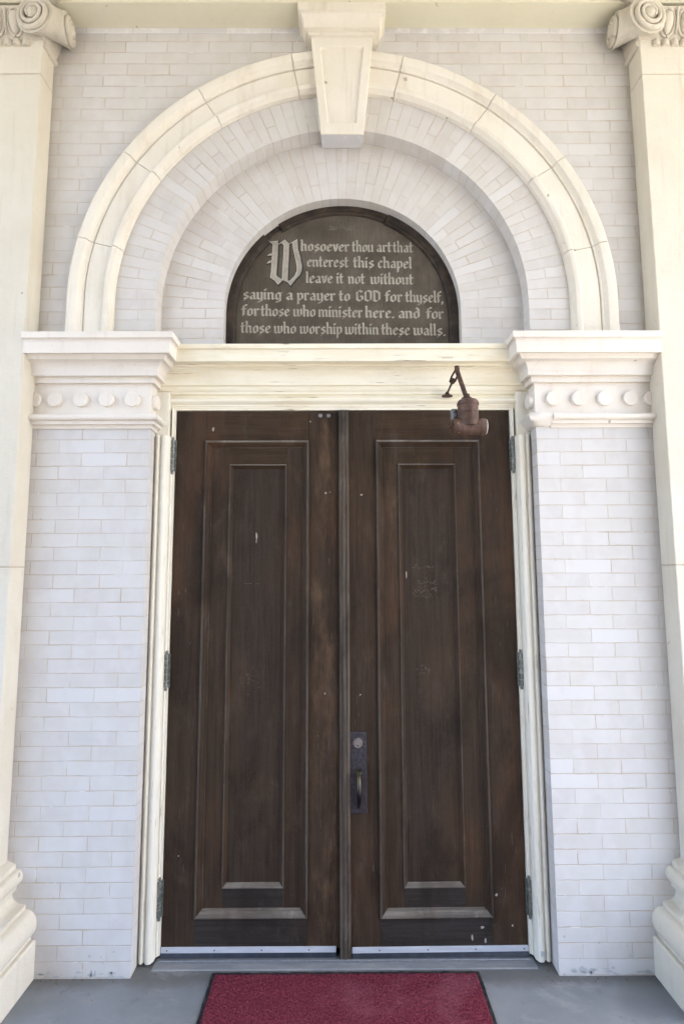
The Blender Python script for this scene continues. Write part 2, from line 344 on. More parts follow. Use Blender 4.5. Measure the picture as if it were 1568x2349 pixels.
# ------------------------------------------------------------------ mesh helper
class MB:
    def __init__(s): s.v = []; s.f = []
    def add(s, vs, fs):
        o = len(s.v); s.v += [tuple(p) for p in vs]; s.f += [tuple(i + o for i in f) for f in fs]; return s
    def box(s, x0, x1, y0, y1, z0, z1):
        vs = [(x, y, z) for x in (x0, x1) for y in (y0, y1) for z in (z0, z1)]
        return s.add(vs, [(0, 1, 3, 2), (4, 6, 7, 5), (0, 4, 5, 1), (2, 3, 7, 6), (0, 2, 6, 4), (1, 5, 7, 3)])
    def rings(s, rings, closed=True, cap=True):
        n = len(rings[0]); o = len(s.v)
        for r in rings: s.v += [tuple(p) for p in r]
        m = n if closed else n - 1
        for i in range(len(rings) - 1):
            for j in range(m):
                a = o + i * n + j; b = o + i * n + (j + 1) % n
                s.f.append((a, b, b + n, a + n))
        if cap and closed:
            s.f.append(tuple(o + j for j in range(n))[::-1]); s.f.append(tuple(o + (len(rings) - 1) * n + j for j in range(n)))
        return s
    def tube(s, pts, rad, n=14):
        pts = [Vector(p) for p in pts]; rg = []
        for i, p in enumerate(pts):
            d = (pts[min(i + 1, len(pts) - 1)] - pts[max(i - 1, 0)]).normalized()
            a = d.cross(Vector((0, 1, 0)) if abs(d.y) < .9 else Vector((1, 0, 0))).normalized(); b = d.cross(a)
            r = rad[i] if isinstance(rad, (list, tuple)) else rad
            rg.append([p + (a * cos(2 * pi * k / n) + b * sin(2 * pi * k / n)) * r for k in range(n)])
        return s.rings(rg)
    def lathe(s, c, ax, prof, n=28):
        """prof = [(distance along ax, radius)]"""
        c = Vector(c); ax = Vector(ax).normalized()
        a = ax.cross(Vector((0, 1, 0)) if abs(ax.y) < .9 else Vector((1, 0, 0))).normalized(); b = ax.cross(a)
        return s.rings([[c + ax * h + (a * cos(2 * pi * k / n) + b * sin(2 * pi * k / n)) * max(r, 1e-5) for k in range(n)] for h, r in prof])
    def sweep(s, path, prof, left=False):
        """closed profile [(offset, z)] swept along a plan path [(x, y)] with mitred corners"""
        P = [Vector(p) for p in path]; nr = []
        for i in range(len(P) - 1):
            d = (P[i + 1] - P[i]).normalized(); nn = Vector((d.y, -d.x))
            nr.append(-nn if left else nn)
        rg = []
        for i, p in enumerate(P):
            if i == 0: m = nr[0]
            elif i == len(P) - 1: m = nr[-1]
            else:
                b = nr[i - 1] + nr[i]; m = b / (1 + nr[i - 1].dot(nr[i]))
            rg.append([(p.x + m.x * o, p.y + m.y * o, z) for o, z in prof])
        return s.rings(rg)
    def extx(s, x0, x1, prof, n=1):
        return s.rings([[(x0 + (x1 - x0) * i / n, y, z) for y, z in prof] for i in range(n + 1)])
    def extz(s, z0, z1, prof):
        return s.rings([[(x, y, z0) for x, y in prof], [(x, y, z1) for x, y in prof]])
    def build(s, name, mat, parent=None, smooth=False, bevel=0., seg=2, org=None, angle=35):
        me = bpy.data.meshes.new(name)
        vs = s.v
        if org: vs = [(p[0] - org[0], p[1] - org[1], p[2] - org[2]) for p in vs]
        me.from_pydata(vs, [], s.f); me.validate()
        bm = bmesh.new(); bm.from_mesh(me); bmesh.ops.recalc_face_normals(bm, faces=bm.faces); bm.to_mesh(me); bm.free()
        me.materials.append(mat)
        o = bpy.data.objects.new(name, me); COL.objects.link(o)
        if org: o.location = org
        if parent: o.parent = parent
        if bevel:
            b = o.modifiers.new('bevel', 'BEVEL'); b.width = bevel; b.segments = seg; b.limit_method = 'ANGLE'; b.angle_limit = R(40)
        if smooth:
            for p in me.polygons: p.use_smooth = True
            me.set_sharp_from_angle(angle=R(angle))
        return o

def thing(name, label, cat, loc=(0, 0, 0), group=None):
    o = bpy.data.objects.new(name, None); COL.objects.link(o); o.empty_display_size = .1
    o['label'] = label; o['category'] = cat
    if group: o['group'] = group
    return o     # kept at the world origin so that the procedural textures share one set of coordinates
def tag(o, label, cat, group=None):
    o['label'] = label; o['category'] = cat
    if group: o['group'] = group
    return o
def struct(o): o['kind'] = 'structure'; return o

def arc(c, r, a0, a1, n): return [(c[0] + r * cos(R(a0 + (a1 - a0) * i / n)), c[1] + r * sin(R(a0 + (a1 - a0) * i / n))) for i in range(n + 1)]

PW = 1.75    # half width of the added light blocker behind the camera
# ================================================================== STRUCTURE
XJ, W, ZT = 1.353, .846, 4.167     # pilaster side, pier edge, soffit height
fl = MB().box(-4.2, 4.2, -3.9, .80, -.25, 0).build('porch_floor', MAT['floor'], bevel=.004); struct(fl)
gr = MB().add([(-300, -300, -.24), (300, -300, -.24), (300, 300, -.24), (-300, 300, -.24)], [(0, 1, 2, 3)]).build('ground', MAT['ground']); struct(gr)

# ---- brick wall
wall = thing('brick_wall', 'pale grey brick wall with radial brick arches around the doorway', 'wall')
for s in (-1, 1):
    a, b = sorted((s * W, s * 4.2))
    MB().box(a, b, 0, .40, 0, 2.56).build('pier', MAT['brick_pier'], wall)
# upper wall with arched hole (radius 1.06, hidden under the stone archivolt)
m = MB(); rh = 1.09; N = 48
pts = [(rh, 2.56)] + [(rh * cos(pi * i / N), ZC + rh * sin(pi * i / N)) for i in range(N + 1)] + [(-rh, 2.56)]
def outer(p):
    x, z = p
    return (x, z)
top = 4.5
for k in range(len(pts) - 1):
    (x0, z0), (x1, z1) = pts[k], pts[k + 1]
    if k == 0 or k == len(pts) - 2:
        xo = 4.2 if k == 0 else -4.2
        m.add([(x0, 0, z0), (xo, 0, z0), (xo, 0, z1), (x1, 0, z1)], [(0, 1, 2, 3)])
    else:
        def ray_out(x, z):
            dx, dz = x, z - ZC
            t1 = 4.2 / abs(dx) if abs(dx) > 1e-6 else 1e9
            t2 = (top - ZC) / dz if dz > 1e-6 else 1e9
            q = min(t1, t2); return (dx * q, ZC + dz * q)
        a0, a1 = ray_out(x0, z0), ray_out(x1, z1)
        poly = [(x0, 0, z0), (a0[0], 0, a0[1])]
        if (abs(abs(a0[0]) - 4.2) < 1e-6) != (abs(abs(a1[0]) - 4.2) < 1e-6) :
            poly.append((4.2 if (x0 + x1) > 0 else -4.2, 0, top))
        poly += [(a1[0], 0, a1[1]), (x1, 0, z1)]
        m.add(poly, [tuple(range(len(poly)))])
m.build('upper_wall', MAT['brick_face'], wall)
MB().box(-4.2, 4.2, .42, .62, 0, 6.2).build('wall_core', MAT['mortar'], wall)

def ring(name, mat, ri, ro, y0, y1, zb, n=72):
    """arched brick order: front face at y0 and soffit going back to y1"""
    m = MB()
    p = [(1, None)] + [(0, pi * i / n) for i in range(n + 1)] + [(-1, None)]
    def pt(q, r):
        if q[0]: return (q[0] * r, zb)
        return (r * cos(q[1]), ZC + r * sin(q[1]))
    for q0, q1 in zip(p, p[1:]):
        a, b, c, d = pt(q0, ri), pt(q0, ro), pt(q1, ro), pt(q1, ri)
        m.add([(a[0], y0, a[1]), (b[0], y0, b[1]), (c[0], y0, c[1]), (d[0], y0, d[1]), (a[0], y1, a[1]), (d[0], y1, d[1])], [(0, 1, 2, 3), (0, 3, 5, 4)])
    return m.build(name, mat, wall)
ring('outer_brick_arch', MAT['brick_outer'],   .838, 1.095, .002, .0785, 2.56)
ring('inner_brick_arch', MAT['brick_inner'], .549, .86, .078, .18, 2.50)

# grey paint daubs along the foot of the piers
m = MB(); rng = random.Random(4)
def blob(m, x, y, z, rx, rz, rng, n=11, ax='y'):
    ps = []
    for k in range(n):
        a = 2 * pi * k / n; q = rng.uniform(.65, 1.15)
        ps.append((x + rx * q * cos(a), y, z + rz * q * sin(a)))
    m.add(ps, [tuple(range(n))])
for x, z, rx, rz in [(-1.0, .022, .004, .018), (-.985, .02, .003, .012), (-.925, .018, .008, .010), (-1.01, .083, .006, .005), (-.965, .08, .004, .003), (-.914, .098, .006, .004), (-.955, .06, .004, .005), (-1.05, .062, .003, .003),
                     (.905, .019, .014, .012), (.94, .022, .022, .014), (.975, .018, .015, .01), (.99, .022, .012, .006), (1.06, .03, .007, .006), (1.12, .11, .003, .004), (.872, .145, .006, .005), (1.13, .075, .004, .007), (.93, .06, .002, .005)]:
    blob(m, x, -.0012, z, rx, rz, rng)
for i in range(26):
    s = rng.choice((-1, 1)); x = s * rng.uniform(.86, 1.2)
    blob(m, x, -.0012, abs(rng.gauss(0, .012)) + .004, rng.uniform(.004, .02), rng.uniform(.002, .006), rng)
m.build('paint_daubs', MAT['grey_daub'], wall)['kind'] = 'stuff'

MB().extx(-4.1, 4.1, [(-.0012, ZT - .026), (-.0022, ZT - .024), (-.0022, ZT + .004), (.01, ZT + .004), (.01, ZT - .026)], 1).build('top_course', MAT['cut_brick'], wall)

# ---- architrave over the wall: soffit, fascia and porch ceiling
ent = thing('architrave', 'yellow cream plaster beam running along the top of the wall', 'beam')
MB().extx(-4.2, 4.2, [(.42, ZT), (-.118, ZT), (-.118, ZT + .17), (-.135, ZT + .185), (-.135, ZT + .40), (-.16, ZT + .42), (-.16, ZT + .70), (.42, ZT + .70)]).build('beam_face', MAT['soffit'], ent)
ce = MB().box(-4.2, 4.2, -3.9, .62, 5.05, 5.25).build('porch_ceiling', MAT['soffit']); tag(ce, 'cream plaster porch ceiling above the doorway beam', 'ceiling')

# ================================================================== STONE ARCHIVOLT
arch = thing('stone_archivolt', 'cream limestone moulded arch curving over the brick rings', 'stone arch')
RA = [(1.198, .05), (1.198, -.040), (1.190, -.046), (1.160, -.046), (1.152, -.043), (1.147, -.036), (1.142, -.030), (1.136, -.026), (1.130, -.026), (1.128, -.016), (1.124, -.016), (1.122, -.023),
      (1.040, -.023), (1.036, -.026), (1.034, -.034), (1.028, -.038), (1.016, -.038), (1.008, -.034), (1.002, -.025), (.994, -.018), (.990, .02), (.990, .05)]
RA = [(1.2186 - (1.198 - r) * .955, y) for r, y in RA]
ZA = 2.795
def arch_pts(a0, a1, leg, n, gap=.0016):
    """list of stations; angles in degrees measured from +x; leg = include straight leg below springing"""
    st = []
    for i in range(n + 1): st.append(('a', R(a0 + (a1 - a0) * i / n)))
    if leg == 1: st = [('l', 1)] + st
    if leg == -1: st = st + [('l', -1)]
    return st
def arch_piece(st, prof, ga=.0015):
    rg = []
    for i, q in enumerate(st):
        row = []
        for r, y in prof:
            if q[0] == 'l': row.append((q[1] * r, y, 2.595))
            else:
                a = q[1]
                if i == 0: a += ga / r
                if i == len(st) - 1: a -= ga / r
                row.append((r * cos(a), y, ZA + r * sin(a)))
        rg.append(row)
    return MB().rings(rg)
right_j = [0, 12.6, 33.6, 54.2, 76.4, 83.6]; left_j = [180, 166.3, 144.8, 123.2, 101.2, 96.4]
for J, sg in ((right_j, 1), (left_j, -1)):
    for k in range(5):
        a, b = J[k], J[k + 1]
        if sg > 0: st = arch_pts(a, b, 1 if k == 0 else 0, max(3, int(abs(b - a) / 2)))
        else: st = arch_pts(b, a, -1 if k == 0 else 0, max(3, int(abs(b - a) / 2)))
        arch_piece(st, RA).build('voussoir', MAT['stone'], arch, smooth=True, angle=28)
arch_piece(arch_pts(.5, 84, 0, 40), [(1.21, .02), (1.21, -.036), (1.153, -.012), (1.068, -.019), (1.03, -.018), (1.03, .02)]).build('mortar_joint', MAT['arch_joint'], arch)
arch_piece(arch_pts(96, 179.5, 0, 40), [(1.21, .02), (1.21, -.036), (1.153, -.012), (1.068, -.019), (1.03, -.018), (1.03, .02)]).build('mortar_joint', MAT['arch_joint'], arch)

# ================================================================== KEYSTONE
key = thing('keystone', 'cream stone keystone with sunk panel and moulded cap at the arch crown', 'keystone')
zt, zb_, yf, ht, hb = 4.052, 3.560, -.066, .1425, .0955
def kx(z): return hb + (ht - hb) * (z - zb_) / (zt - zb_)
m = MB()
P0 = [(-kx(zb_), zb_), (kx(zb_), zb_), (kx(zt), zt), (-kx(zt), zt)]
pz0, pz1 = zb_ + .058, zt - .050
ins = .036
P1 = [(-(kx(pz0) - ins), pz0), (kx(pz0) - ins, pz0), (kx(pz1) - ins, pz1), (-(kx(pz1) - ins), pz1)]
q = .006
P2 = [(P1[0][0] + q, pz0 + q), (P1[1][0] - q, pz0 + q), (P1[2][0] - q, pz1 - q), (P1[3][0] + q, pz1 - q)]
vs = [(x, yf, z) for x, z in P0] + [(x, yf, z) for x, z in P1] + [(x, yf + .011, z) for x, z in P2]
fs = []
for i in range(4):
    j = (i + 1) % 4
    fs += [(i, j, 4 + j, 4 + i), (4 + i, 4 + j, 8 + j, 8 + i)]
bk = [(-hb, .10, 3.628), (hb, .10, 3.628), (ht, .10, zt), (-ht, .10, zt)]
vs += bk
for i in range(4):
    j = (i + 1) % 4; fs.append((i, j, 12 + j, 12 + i))
m.add(vs, fs).build('keystone_block', MAT['stone'], key, bevel=.003)
MB().add([(x * .998, yf + .0105, z) for x, z in P2], [(0, 1, 2, 3)]).build('sunk_panel', MAT['stone'], key)
MB().add([(-hb + .0005, yf + .003, zb_ - .0005), (hb - .0005, yf + .003, zb_ - .0005), (hb - .0005, .0765, 3.616), (-hb + .0005, .0765, 3.616), (-hb + .0005, yf + .003, zb_ - .002), (hb - .0005, yf + .003, zb_ - .002), (hb - .0005, .0765, 3.6135), (-hb + .0005, .0765, 3.6135)], [(0, 1, 2, 3), (4, 5, 6, 7), (0, 1, 5, 4), (1, 2, 6, 5), (2, 3, 7, 6), (3, 0, 4, 7)]).build('whitewashed_foot', MAT['cut_brick'], key)
cy_ = [(.030 + .022 * (1 - cos(pi / 2 * i / 8)) , 4.066 + .060 * sin(pi / 2 * i / 8)) for i in range(9)]
prof = [(-.02, 4.048), (.012, 4.048), (.012, 4.065), (.030, 4.066)] + cy_[1:] + [(.057, 4.129), (.057, ZT - .002), (-.02, ZT - .002)]
MB().sweep([(-ht, .0), (-ht, yf), (ht, yf), (ht, .0)], prof, left=False).build('keystone_cap', MAT['stone'], key, smooth=True, angle=30)

# ================================================================== IMPOSTS
def impost(s, label):
    t = thing('impost_block', label, 'impost')
    def path(pts): return [(s * x, y) for x, y in pts]
    pth = path([(1.356, 0), (W, 0), (W, .0775)])
    lf = (s < 0)
    bow = lambda o0, z0, o1, z1, n=8, k=1: [(o0 + (o1 - o0) * ((1 - cos(pi / 2 * i / n)) if k > 0 else sin(pi / 2 * i / n)), z0 + (z1 - z0) * (sin(pi / 2 * i / n) if k > 0 else (1 - cos(pi / 2 * i / n)))) for i in range(n + 1)]
    cor = [(-.03, 2.419), (.019, 2.419), (.019, 2.444), (.039, 2.444), (.039, 2.463)] + bow(.040, 2.463, .078, 2.502, 8, 1) + [(.083, 2.512), (.088, 2.520), (.109, 2.518), (.110, 2.562)] + bow(.110, 2.562, .126, 2.578, 5, 1) + [(.127, 2.604), (.10, 2.612), (-.03, 2.632)]
    MB().sweep(pth, cor, left=not lf).build('cornice', MAT['stone_imp'], t, smooth=True, angle=30)
    MB().sweep(pth, [(-.03, 2.27), (.001, 2.27), (.001, 2.4195), (-.03, 2.4195)], left=not lf).build('frieze', MAT['stone_imp'], t)
    ast = [(-.03, 2.216), (.009, 2.216), (.010, 2.231), (.026, 2.231), (.027, 2.245)] + [(.0365 + .0125 * cos(a), 2.2585 + .0125 * sin(a)) for a in [R(-90 + 180 * i / 8) for i in range(9)]] + [(.010, 2.276), (.001, 2.284), (-.03, 2.284)]
    if s > 0:
        MB().sweep(path([(1.356, 0), (W + .062, 0)]), ast, left=True).build('astragal', MAT['stone_imp'], t, smooth=True, angle=30)
        m = MB().sweep(path([(W + .061, 0), (W + .045, 0), (W + .03, 0), (W + .012, 0), (W, 0), (W, .02), (W, .05), (W, .0775)]), [(-.02, 2.218), (.012, 2.222), (.018, 2.232), (.031, 2.240), (.038, 2.252), (.045, 2.266), (.034, 2.276), (.008, 2.282), (-.02, 2.284)], left=True)
        rg = random.Random(2); m.v = [(x + rg.uniform(-.0028, .0028), y + rg.uniform(-.0028, .0028), z + rg.uniform(-.0028, .0028)) for x, y, z in m.v]
        c = m.build('broken_corner', MAT['stone_imp'], t, smooth=True, angle=75); c['label'] = 'chipped and patched corner of the lower moulding'
    else:
        MB().sweep(pth, ast, left=not lf).build('astragal', MAT['stone_imp'], t, smooth=True, angle=30)
    for x in (.923, 1.036, 1.149, 1.262):
        MB().lathe((s * x, .002, 2.3455), (0, -1, 0), [(0, .0320), (.019, .0318), (.0203, .0308), (.0205, .0)], 36).build('disc', MAT['stone_imp'], t, smooth=True, angle=40)
    # half disc cut off by the pilaster
    n = 16; c = 1.3525
    ps = [(c - .031 * sin(pi * i / n), 2.3455 + .031 * cos(pi * i / n)) for i in range(n + 1)]
    MB().rings([[(s * x, .002, z) for x, z in ps], [(s * x, -.018, z) for x, z in ps]]).build('disc', MAT['stone_imp'], t, bevel=.002)
    MB().lathe((s * (W - .0), .039, 2.3455), (-s, 0, 0), [(0, .0320), (.019, .0318), (.0203, .0308), (.0205, .0)], 36).build('disc', MAT['stone_imp'], t, smooth=True, angle=40)
    return t
impost(-1, 'pale stone impost with discs and clean corners, left of the dark doors')
impost(1, 'pale stone impost with discs and a chipped lower corner, right of the dark doors')

# ================================================================== PILASTERS
def pilaster(s, label):
    t = thing('pilaster', label, 'pilaster')
    X0, X1, YF = XJ, XJ + .62, -.105
    P = lambda pts: [(s * x, y) for x, y in pts]
    lf = s < 0
    pth = P([(X0, .0), (X0, YF), (X1, YF), (X1, .0)])
    sh = [(.425, 1.6135), (1.6165, 3.8215), (3.8255, 4.00)]
    for z0, z1 in sh:
        MB().add([(s * x, y, z) for x in (X0, X1) for y in (YF, -.004) for z in (z0, z1)], [(0, 1, 3, 2), (4, 6, 7, 5), (0, 4, 5, 1), (2, 3, 7, 6), (0, 2, 6, 4), (1, 5, 7, 3)]).build('shaft_block', MAT['stone_pil'], t, bevel=.004)
    MB().sweep(P([(X0, .02), (X0, YF), (X1, YF), (X1, .02)]), [(-.012, .43), (-.0045, .43), (-.0045, 3.99), (-.012, 3.99)], left=lf).build('mortar_joint', MAT['mortar'], t)
    # base
    def tor(o, z, rx, rz, a0, a1, n=10): return [(o + rx * cos(R(a0 + (a1 - a0) * i / n)), z + rz * sin(R(a0 + (a1 - a0) * i / n))) for i in range(n + 1)]
    base = [(-.02, .148), (.108, .148)] + tor(.085, .203, .043, .054, -62, 80, 14) + [(.080, .258), (.080, .275), (.070, .277)] + \
           [(.070 - .046 * sin(pi / 2 * i / 6), .277 + .035 * (1 - cos(pi / 2 * i / 6))) for i in range(1, 7)] + [(.026, .322), (.040, .332), (.041, .350), (.046, .352)] + tor(.041, .380, .022, .028, -75, 85, 10) + [(.032, .409), (.032, .428), (.012, .434), (0, .440), (-.02, .440)]
    MB().sweep(pth, base, left=lf).build('base_moulding', MAT['stone_pil'], t, smooth=True, angle=30)
    MB().sweep(pth, [(-.02, 0), (.129, 0), (.129, .143), (.124, .1475), (-.02, .1475)], left=lf).build('plinth', MAT['stone_pil'], t, bevel=.003)
    # ---- capital
    cap = MB()
    ast = [(-.02, 3.962)] + [(.0 + .016 * cos(R(a)), 3.979 + .015 * sin(R(a))) for a in range(-90, 91, 18)] + [(-.02, 3.996)]
    cb = MB()
    cb.sweep(P([(X0, .02), (X0, YF), (X1, YF), (X1, .02)]), [(-.02, 3.99), (.002, 3.99), (.018, 4.03), (.032, 4.08), (.036, 4.125), (.028, 4.135), (-.02, 4.135)], left=lf)
    cb.build('capital_bell', MAT['stone_cap'], t, smooth=True, angle=40)
    # astragal seen on the side returns only, bead row on the front
    cb = MB().sweep(P([(X0, .02), (X0, YF + .004)]), ast, left=lf); cb.build('astragal', MAT['stone_cap'], t, smooth=True, angle=40)
    bd = MB()
    n = 13
    for k in range(n):
        x = X0 + .072 + k * .0415
        if x > X1 - .04: break
        bd.lathe((s * x, YF + .002, 3.959), (0, 0, 1), [(0, .0165), (.022, .0175), (.032, .0135), (.036, .006), (.037, 0)], 14)
    bd.build('bead_row', MAT['stone_cap'], t, smooth=True, angle=50)
    # egg and dart on the bell
    eg = MB()
    for k in range(8):
        x = X0 + .115 + k * .083
        if x > X1 - .05: break
        # egg
        rg = []
        for i in range(9):
            v = -1 + 2 * i / 8; z = 4.052 + .046 * v; ww = sqrt(max(0, 1 - v * v)) * (.024 + .004 * v)
            rg.append([(s * (x + ww * cos(2 * pi * j / 14)), YF - .026 - .014 * v + ww * .75 * sin(2 * pi * j / 14), z) for j in range(14)])
        eg.rings(rg)
        for sd_ in (-1, 1):   # shell around the egg
            pts = [(s * (x + sd_ * (.034 * cos(a) if a > -.2 else .034 * cos(a))), YF - .024 - .014 * sin(a), 4.055 + .056 * sin(a)) for a in [R(-85 + 165 * i / 10) for i in range(11)]]
            eg.tube(pts, .0055, 8)
        eg.tube([(s * (x + .0415), YF - .045, 4.11), (s * (x + .0415), YF - .018, 4.0)], [.006, .003], 8)
    eg.build('egg_and_dart', MAT['stone_cap'], t, smooth=True, angle=60)
    # ---- angled volutes at both corners
    def volute(xc, sx):
        """xc: corner x of the shaft, sx: +1 when the horn points toward -x (world before mirroring)"""
        T = Vector((xc - sx * .084, YF - .042, 4.070))     # horn tip, mid rim
        rax = Vector((-sx, 1, 0)).normalized()              # across the rim, front disc -> side disc
        wd = .022
        dA = Vector((-sx * cos(R(9)), -sin(R(9)), 0)); dB = Vector((-sx * sin(R(9)), -cos(R(9)), 0))
        Rv = .089
        cA = T - rax * wd - dA * Rv; RB = .070; cB = T + rax * wd - dB * RB + Vector((0, 0, .016))
        n = 44; mm = MB(); rgA = []; rgB = []
        for i in range(n):
            a = 2 * pi * i / n
            rgA.append(cA + dA * (Rv * cos(a)) + Vector((0, 0, Rv * sin(a))))
            rgB.append(cB + dB * (RB * cos(a)) + Vector((0, 0, RB * sin(a))))
        def conc(A, B, f, k=.10):
            out = []
            for p, q_ in zip(A, B):
                mid = p.lerp(q_, f); c = cA.lerp(cB, f); out.append(mid + (c - mid) * (k * 4 * f * (1 - f)))
            return out
        rings = [rgA] + [conc(rgA, rgB, f) for f in (.12, .3, .5, .7, .88)] + [rgB]
        mm.rings([[tuple((s * p.x, p.y, p.z)) for p in r] for r in rings])
        # spiral relief on both discs
        for c_, d_, Rq, nrm in ((cA, dA, Rv, Vector((sx * sin(R(9)), -cos(R(9)), 0))), (cB, dB, RB, Vector((-sx * cos(R(9)), sin(R(9)), 0)))):
            pts = []; rad = []
            for i in range(86):
                a = R(100) + i / 85 * 2 * pi * 2.35
                rr = (Rq - .013) * (1 - i / 85) ** .92 + .021 * (i / 85)
                p = c_ + d_ * (rr * cos(a)) + Vector((0, 0, rr * sin(a))) + nrm * (.003 + .016 * i / 85)
                pts.append((s * p.x, p.y, p.z)); rad.append(.0125 * (1 - .45 * i / 85))
            mm.tube(pts, rad, 10)
            e = c_ + nrm * .012
            mm.lathe((s * e.x, e.y, e.z), (s * nrm.x, nrm.y, 0), [(-.02, .026), (.004, .026), (.012, .018), (.0145, 0)], 18)
        mm.build('volute', MAT['stone_cap'], t, smooth=True, angle=42)
        # leaf under the abacus corner
        lf_ = MB(); q0 = T + Vector((0, 0, .125))
        lf_.tube([(s * (q0.x + sx * .10), q0.y + .10, 4.17), (s * (q0.x + sx * .03), q0.y + .03, 4.195), (s * (q0.x - sx * .008), q0.y - .008, 4.19), (s * (q0.x - sx * .018), q0.y - .018, 4.165)], [.03, .03, .024, .006], 12)
        lf_.build('corner_leaf', MAT['stone_cap'], t, smooth=True, angle=60)
    volute(X0, 1); volute(X1, -1)
    # abacus
    MB().sweep(P([(X0, .02), (X0, YF), (X1, YF), (X1, .02)]), [(-.02, 4.205), (.085, 4.205), (.095, 4.225), (.095, 4.26), (-.02, 4.26)], left=lf).build('abacus', MAT['stone_cap'], t, bevel=.004)
    fl_ = MB()
    xm = (X0 + X1) / 2
    for k in range(5):
        a = 2 * pi * k / 5
        fl_.lathe((s * (xm + .03 * cos(a)), YF - .06, 4.17 + .03 * sin(a)), (0, -1, 0), [(-.04, .02), (0, .024), (.014, .015), (.018, 0)], 12)
    fl_.build('flower', MAT['stone_cap'], t, smooth=True)
    return t
pilaster(-1, 'cream stone pilaster with scrolled capital at the left edge of the doorway bay')
pilaster(1, 'cream stone pilaster with scrolled capital at the right edge of the doorway bay')

# ================================================================== DOOR FRAME
DH, DT, YD = .764, 2.329, .110
fr = thing('door_frame', 'cream painted wooden door frame with moulded head above the dark doors', 'door frame')
hc = [(.17, 2.50), (.17, 2.602), (-.012, 2.598), (-.022, 2.594), (-.022, 2.574), (-.012, 2.571), (-.010, 2.519), (.030, 2.521), (.031, 2.512), (.044, 2.509)] + \
     [(.044 + .024 * sin(pi / 2 * i / 8), 2.506 - .050 * (1 - cos(pi / 2 * i / 8)) ) for i in range(9)] + [(.066, 2.452), (.066, 2.436), (.076, 2.433), (.074, 2.425)] + \
     [(.074 + .010 * i / 4, 2.423 - .012 * sin(pi / 2 * i / 4)) for i in range(5)] + [(.084, 2.4085), (.17, 2.4085)]
MB().extx(-.85, .85, hc, 12).build('head_cornice', MAT['paint_x'], fr, smooth=True, angle=30)
hl = [(.17, 2.32), (.17, 2.4080), (.082, 2.4080), (.080, 2.399), (.094, 2.396), (.0945, 2.386)] + [(.094 - .016 * sin(pi * i / 10), 2.386 - .031 * i / 10) for i in range(11)] + [(.096, 2.353), (.0955, 2.348), (.099, 2.346), (.099, 2.341), (.102, 2.339), (.102, DT + .001), (.17, DT + .001)]
MB().extx(-.787, .787, hl, 12).build('head_moulding', MAT['paint_x'], fr, smooth=True, angle=30)
for s in (-1, 1):
    MB().add([(s * x, y, z) for x in (.787, .8455) for y in (.074, .17) for z in (2.203, 2.4083)], [(0, 1, 3, 2), (4, 6, 7, 5), (0, 4, 5, 1), (2, 3, 7, 6), (0, 2, 6, 4), (1, 5, 7, 3)]).build('corner_block', MAT['paint_z'], fr, bevel=.003)
    cs = [(.843, .17), (.843, .070), (.838, .063)] + [(.829 + .008 * cos(R(a)), .066 - .009 * sin(R(a))) for a in range(0, 181, 20)] + [(.819, .069), (.816, .069)] + [(.8 + .015 * cos(R(a)), .068 - .013 * sin(R(a))) for a in range(0, 181, 15)] + [(.782, .070), (.780, .075), (.780, .17)]
    MB().extz(.012, 2.202, [(s * x, y) for x, y in cs]).build('casing', MAT['paint_z'], fr, smooth=True, angle=30)
    MB().extz(.016, 2.338, [(s * .7795, .17), (s * .7795, .094), (s * .777, .091), (s * .774, .093), (s * .772, .099), (s * .7655, .099), (s * .7645, .104), (s * .7645, .17)]).build('stop', MAT['paint_z'], fr)
    MB().add([(s * x, y, z) for x in (.764, .8458) for y in (.172, .42) for z in (0, 2.56)], [(0, 1, 3, 2), (4, 6, 7, 5), (0, 4, 5, 1), (2, 3, 7, 6), (0, 2, 6, 4), (1, 5, 7, 3)]).build('jamb', MAT['paint_z'], fr)

m = MB(); blob(m, .8025, .0535, .045, .011, .012, random.Random(3)); m.build('paint_daub', MAT['grey_daub'], fr)
# ---- sill and threshold
sl = thing('door_sill', 'worn grey door sill with ridged metal threshold under the doors', 'sill')
MB().extx(-.776, .776, [(.036, .0006), (.040, .0045), (.30, .0045), (.30, .0006)], 8).build('sill_board', MAT['sill'], sl)
MB().extx(-.760, .760, [(.070, .0048), (.0705, .008), (.073, .0085), (.075, .0062), (.079, .0062), (.081, .0095), (.085, .0095), (.087, .0062), (.16, .0062), (.16, .0048)], 2).build('metal_threshold', MAT['galv'], sl)

# ================================================================== DOORS
def frame_ring(m, x0, x1, z0, z1, prof):
    """rectangular picture-frame moulding; prof = [(inset, y)] open profile"""
    rg = []
    for (sx, sz) in ((0, 0), (1, 0), (1, 1), (0, 1), (0, 0)):
        rg.append([((x0 + d) if not sx else (x1 - d), y, (z0 + d) if not sz else (z1 - d)) for d, y in prof])
    return m.rings(rg, closed=False, cap=False)
def moulding(x0, x1, z0, z1, prof, name, par, lip):
    """four mitred pieces of a picture-frame moulding; prof = [(inset, y)]; lip = profile segments that form the worn outer edge with its painted highlight"""
    c = [(x0 + d, x1 - d, z0 + d, z1 - d, y) for d, y in prof]
    for ia, ib, mat, mat2 in (((0, 2), (1, 2), 'wood_lip', 'wood_lip'), ((0, 3), (1, 3), 'wood_h', 'wood_lip'), ((0, 2), (0, 3), 'wood_v', 'wood_edge'), ((1, 2), (1, 3), 'wood_v', 'wood_edge')):  # bottom piece coloured light as a lit ledge, top slope dark as shade
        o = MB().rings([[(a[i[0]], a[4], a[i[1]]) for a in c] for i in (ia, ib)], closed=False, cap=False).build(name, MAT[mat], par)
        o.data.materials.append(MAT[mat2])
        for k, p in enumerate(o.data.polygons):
            if k in lip: p.material_index = 1
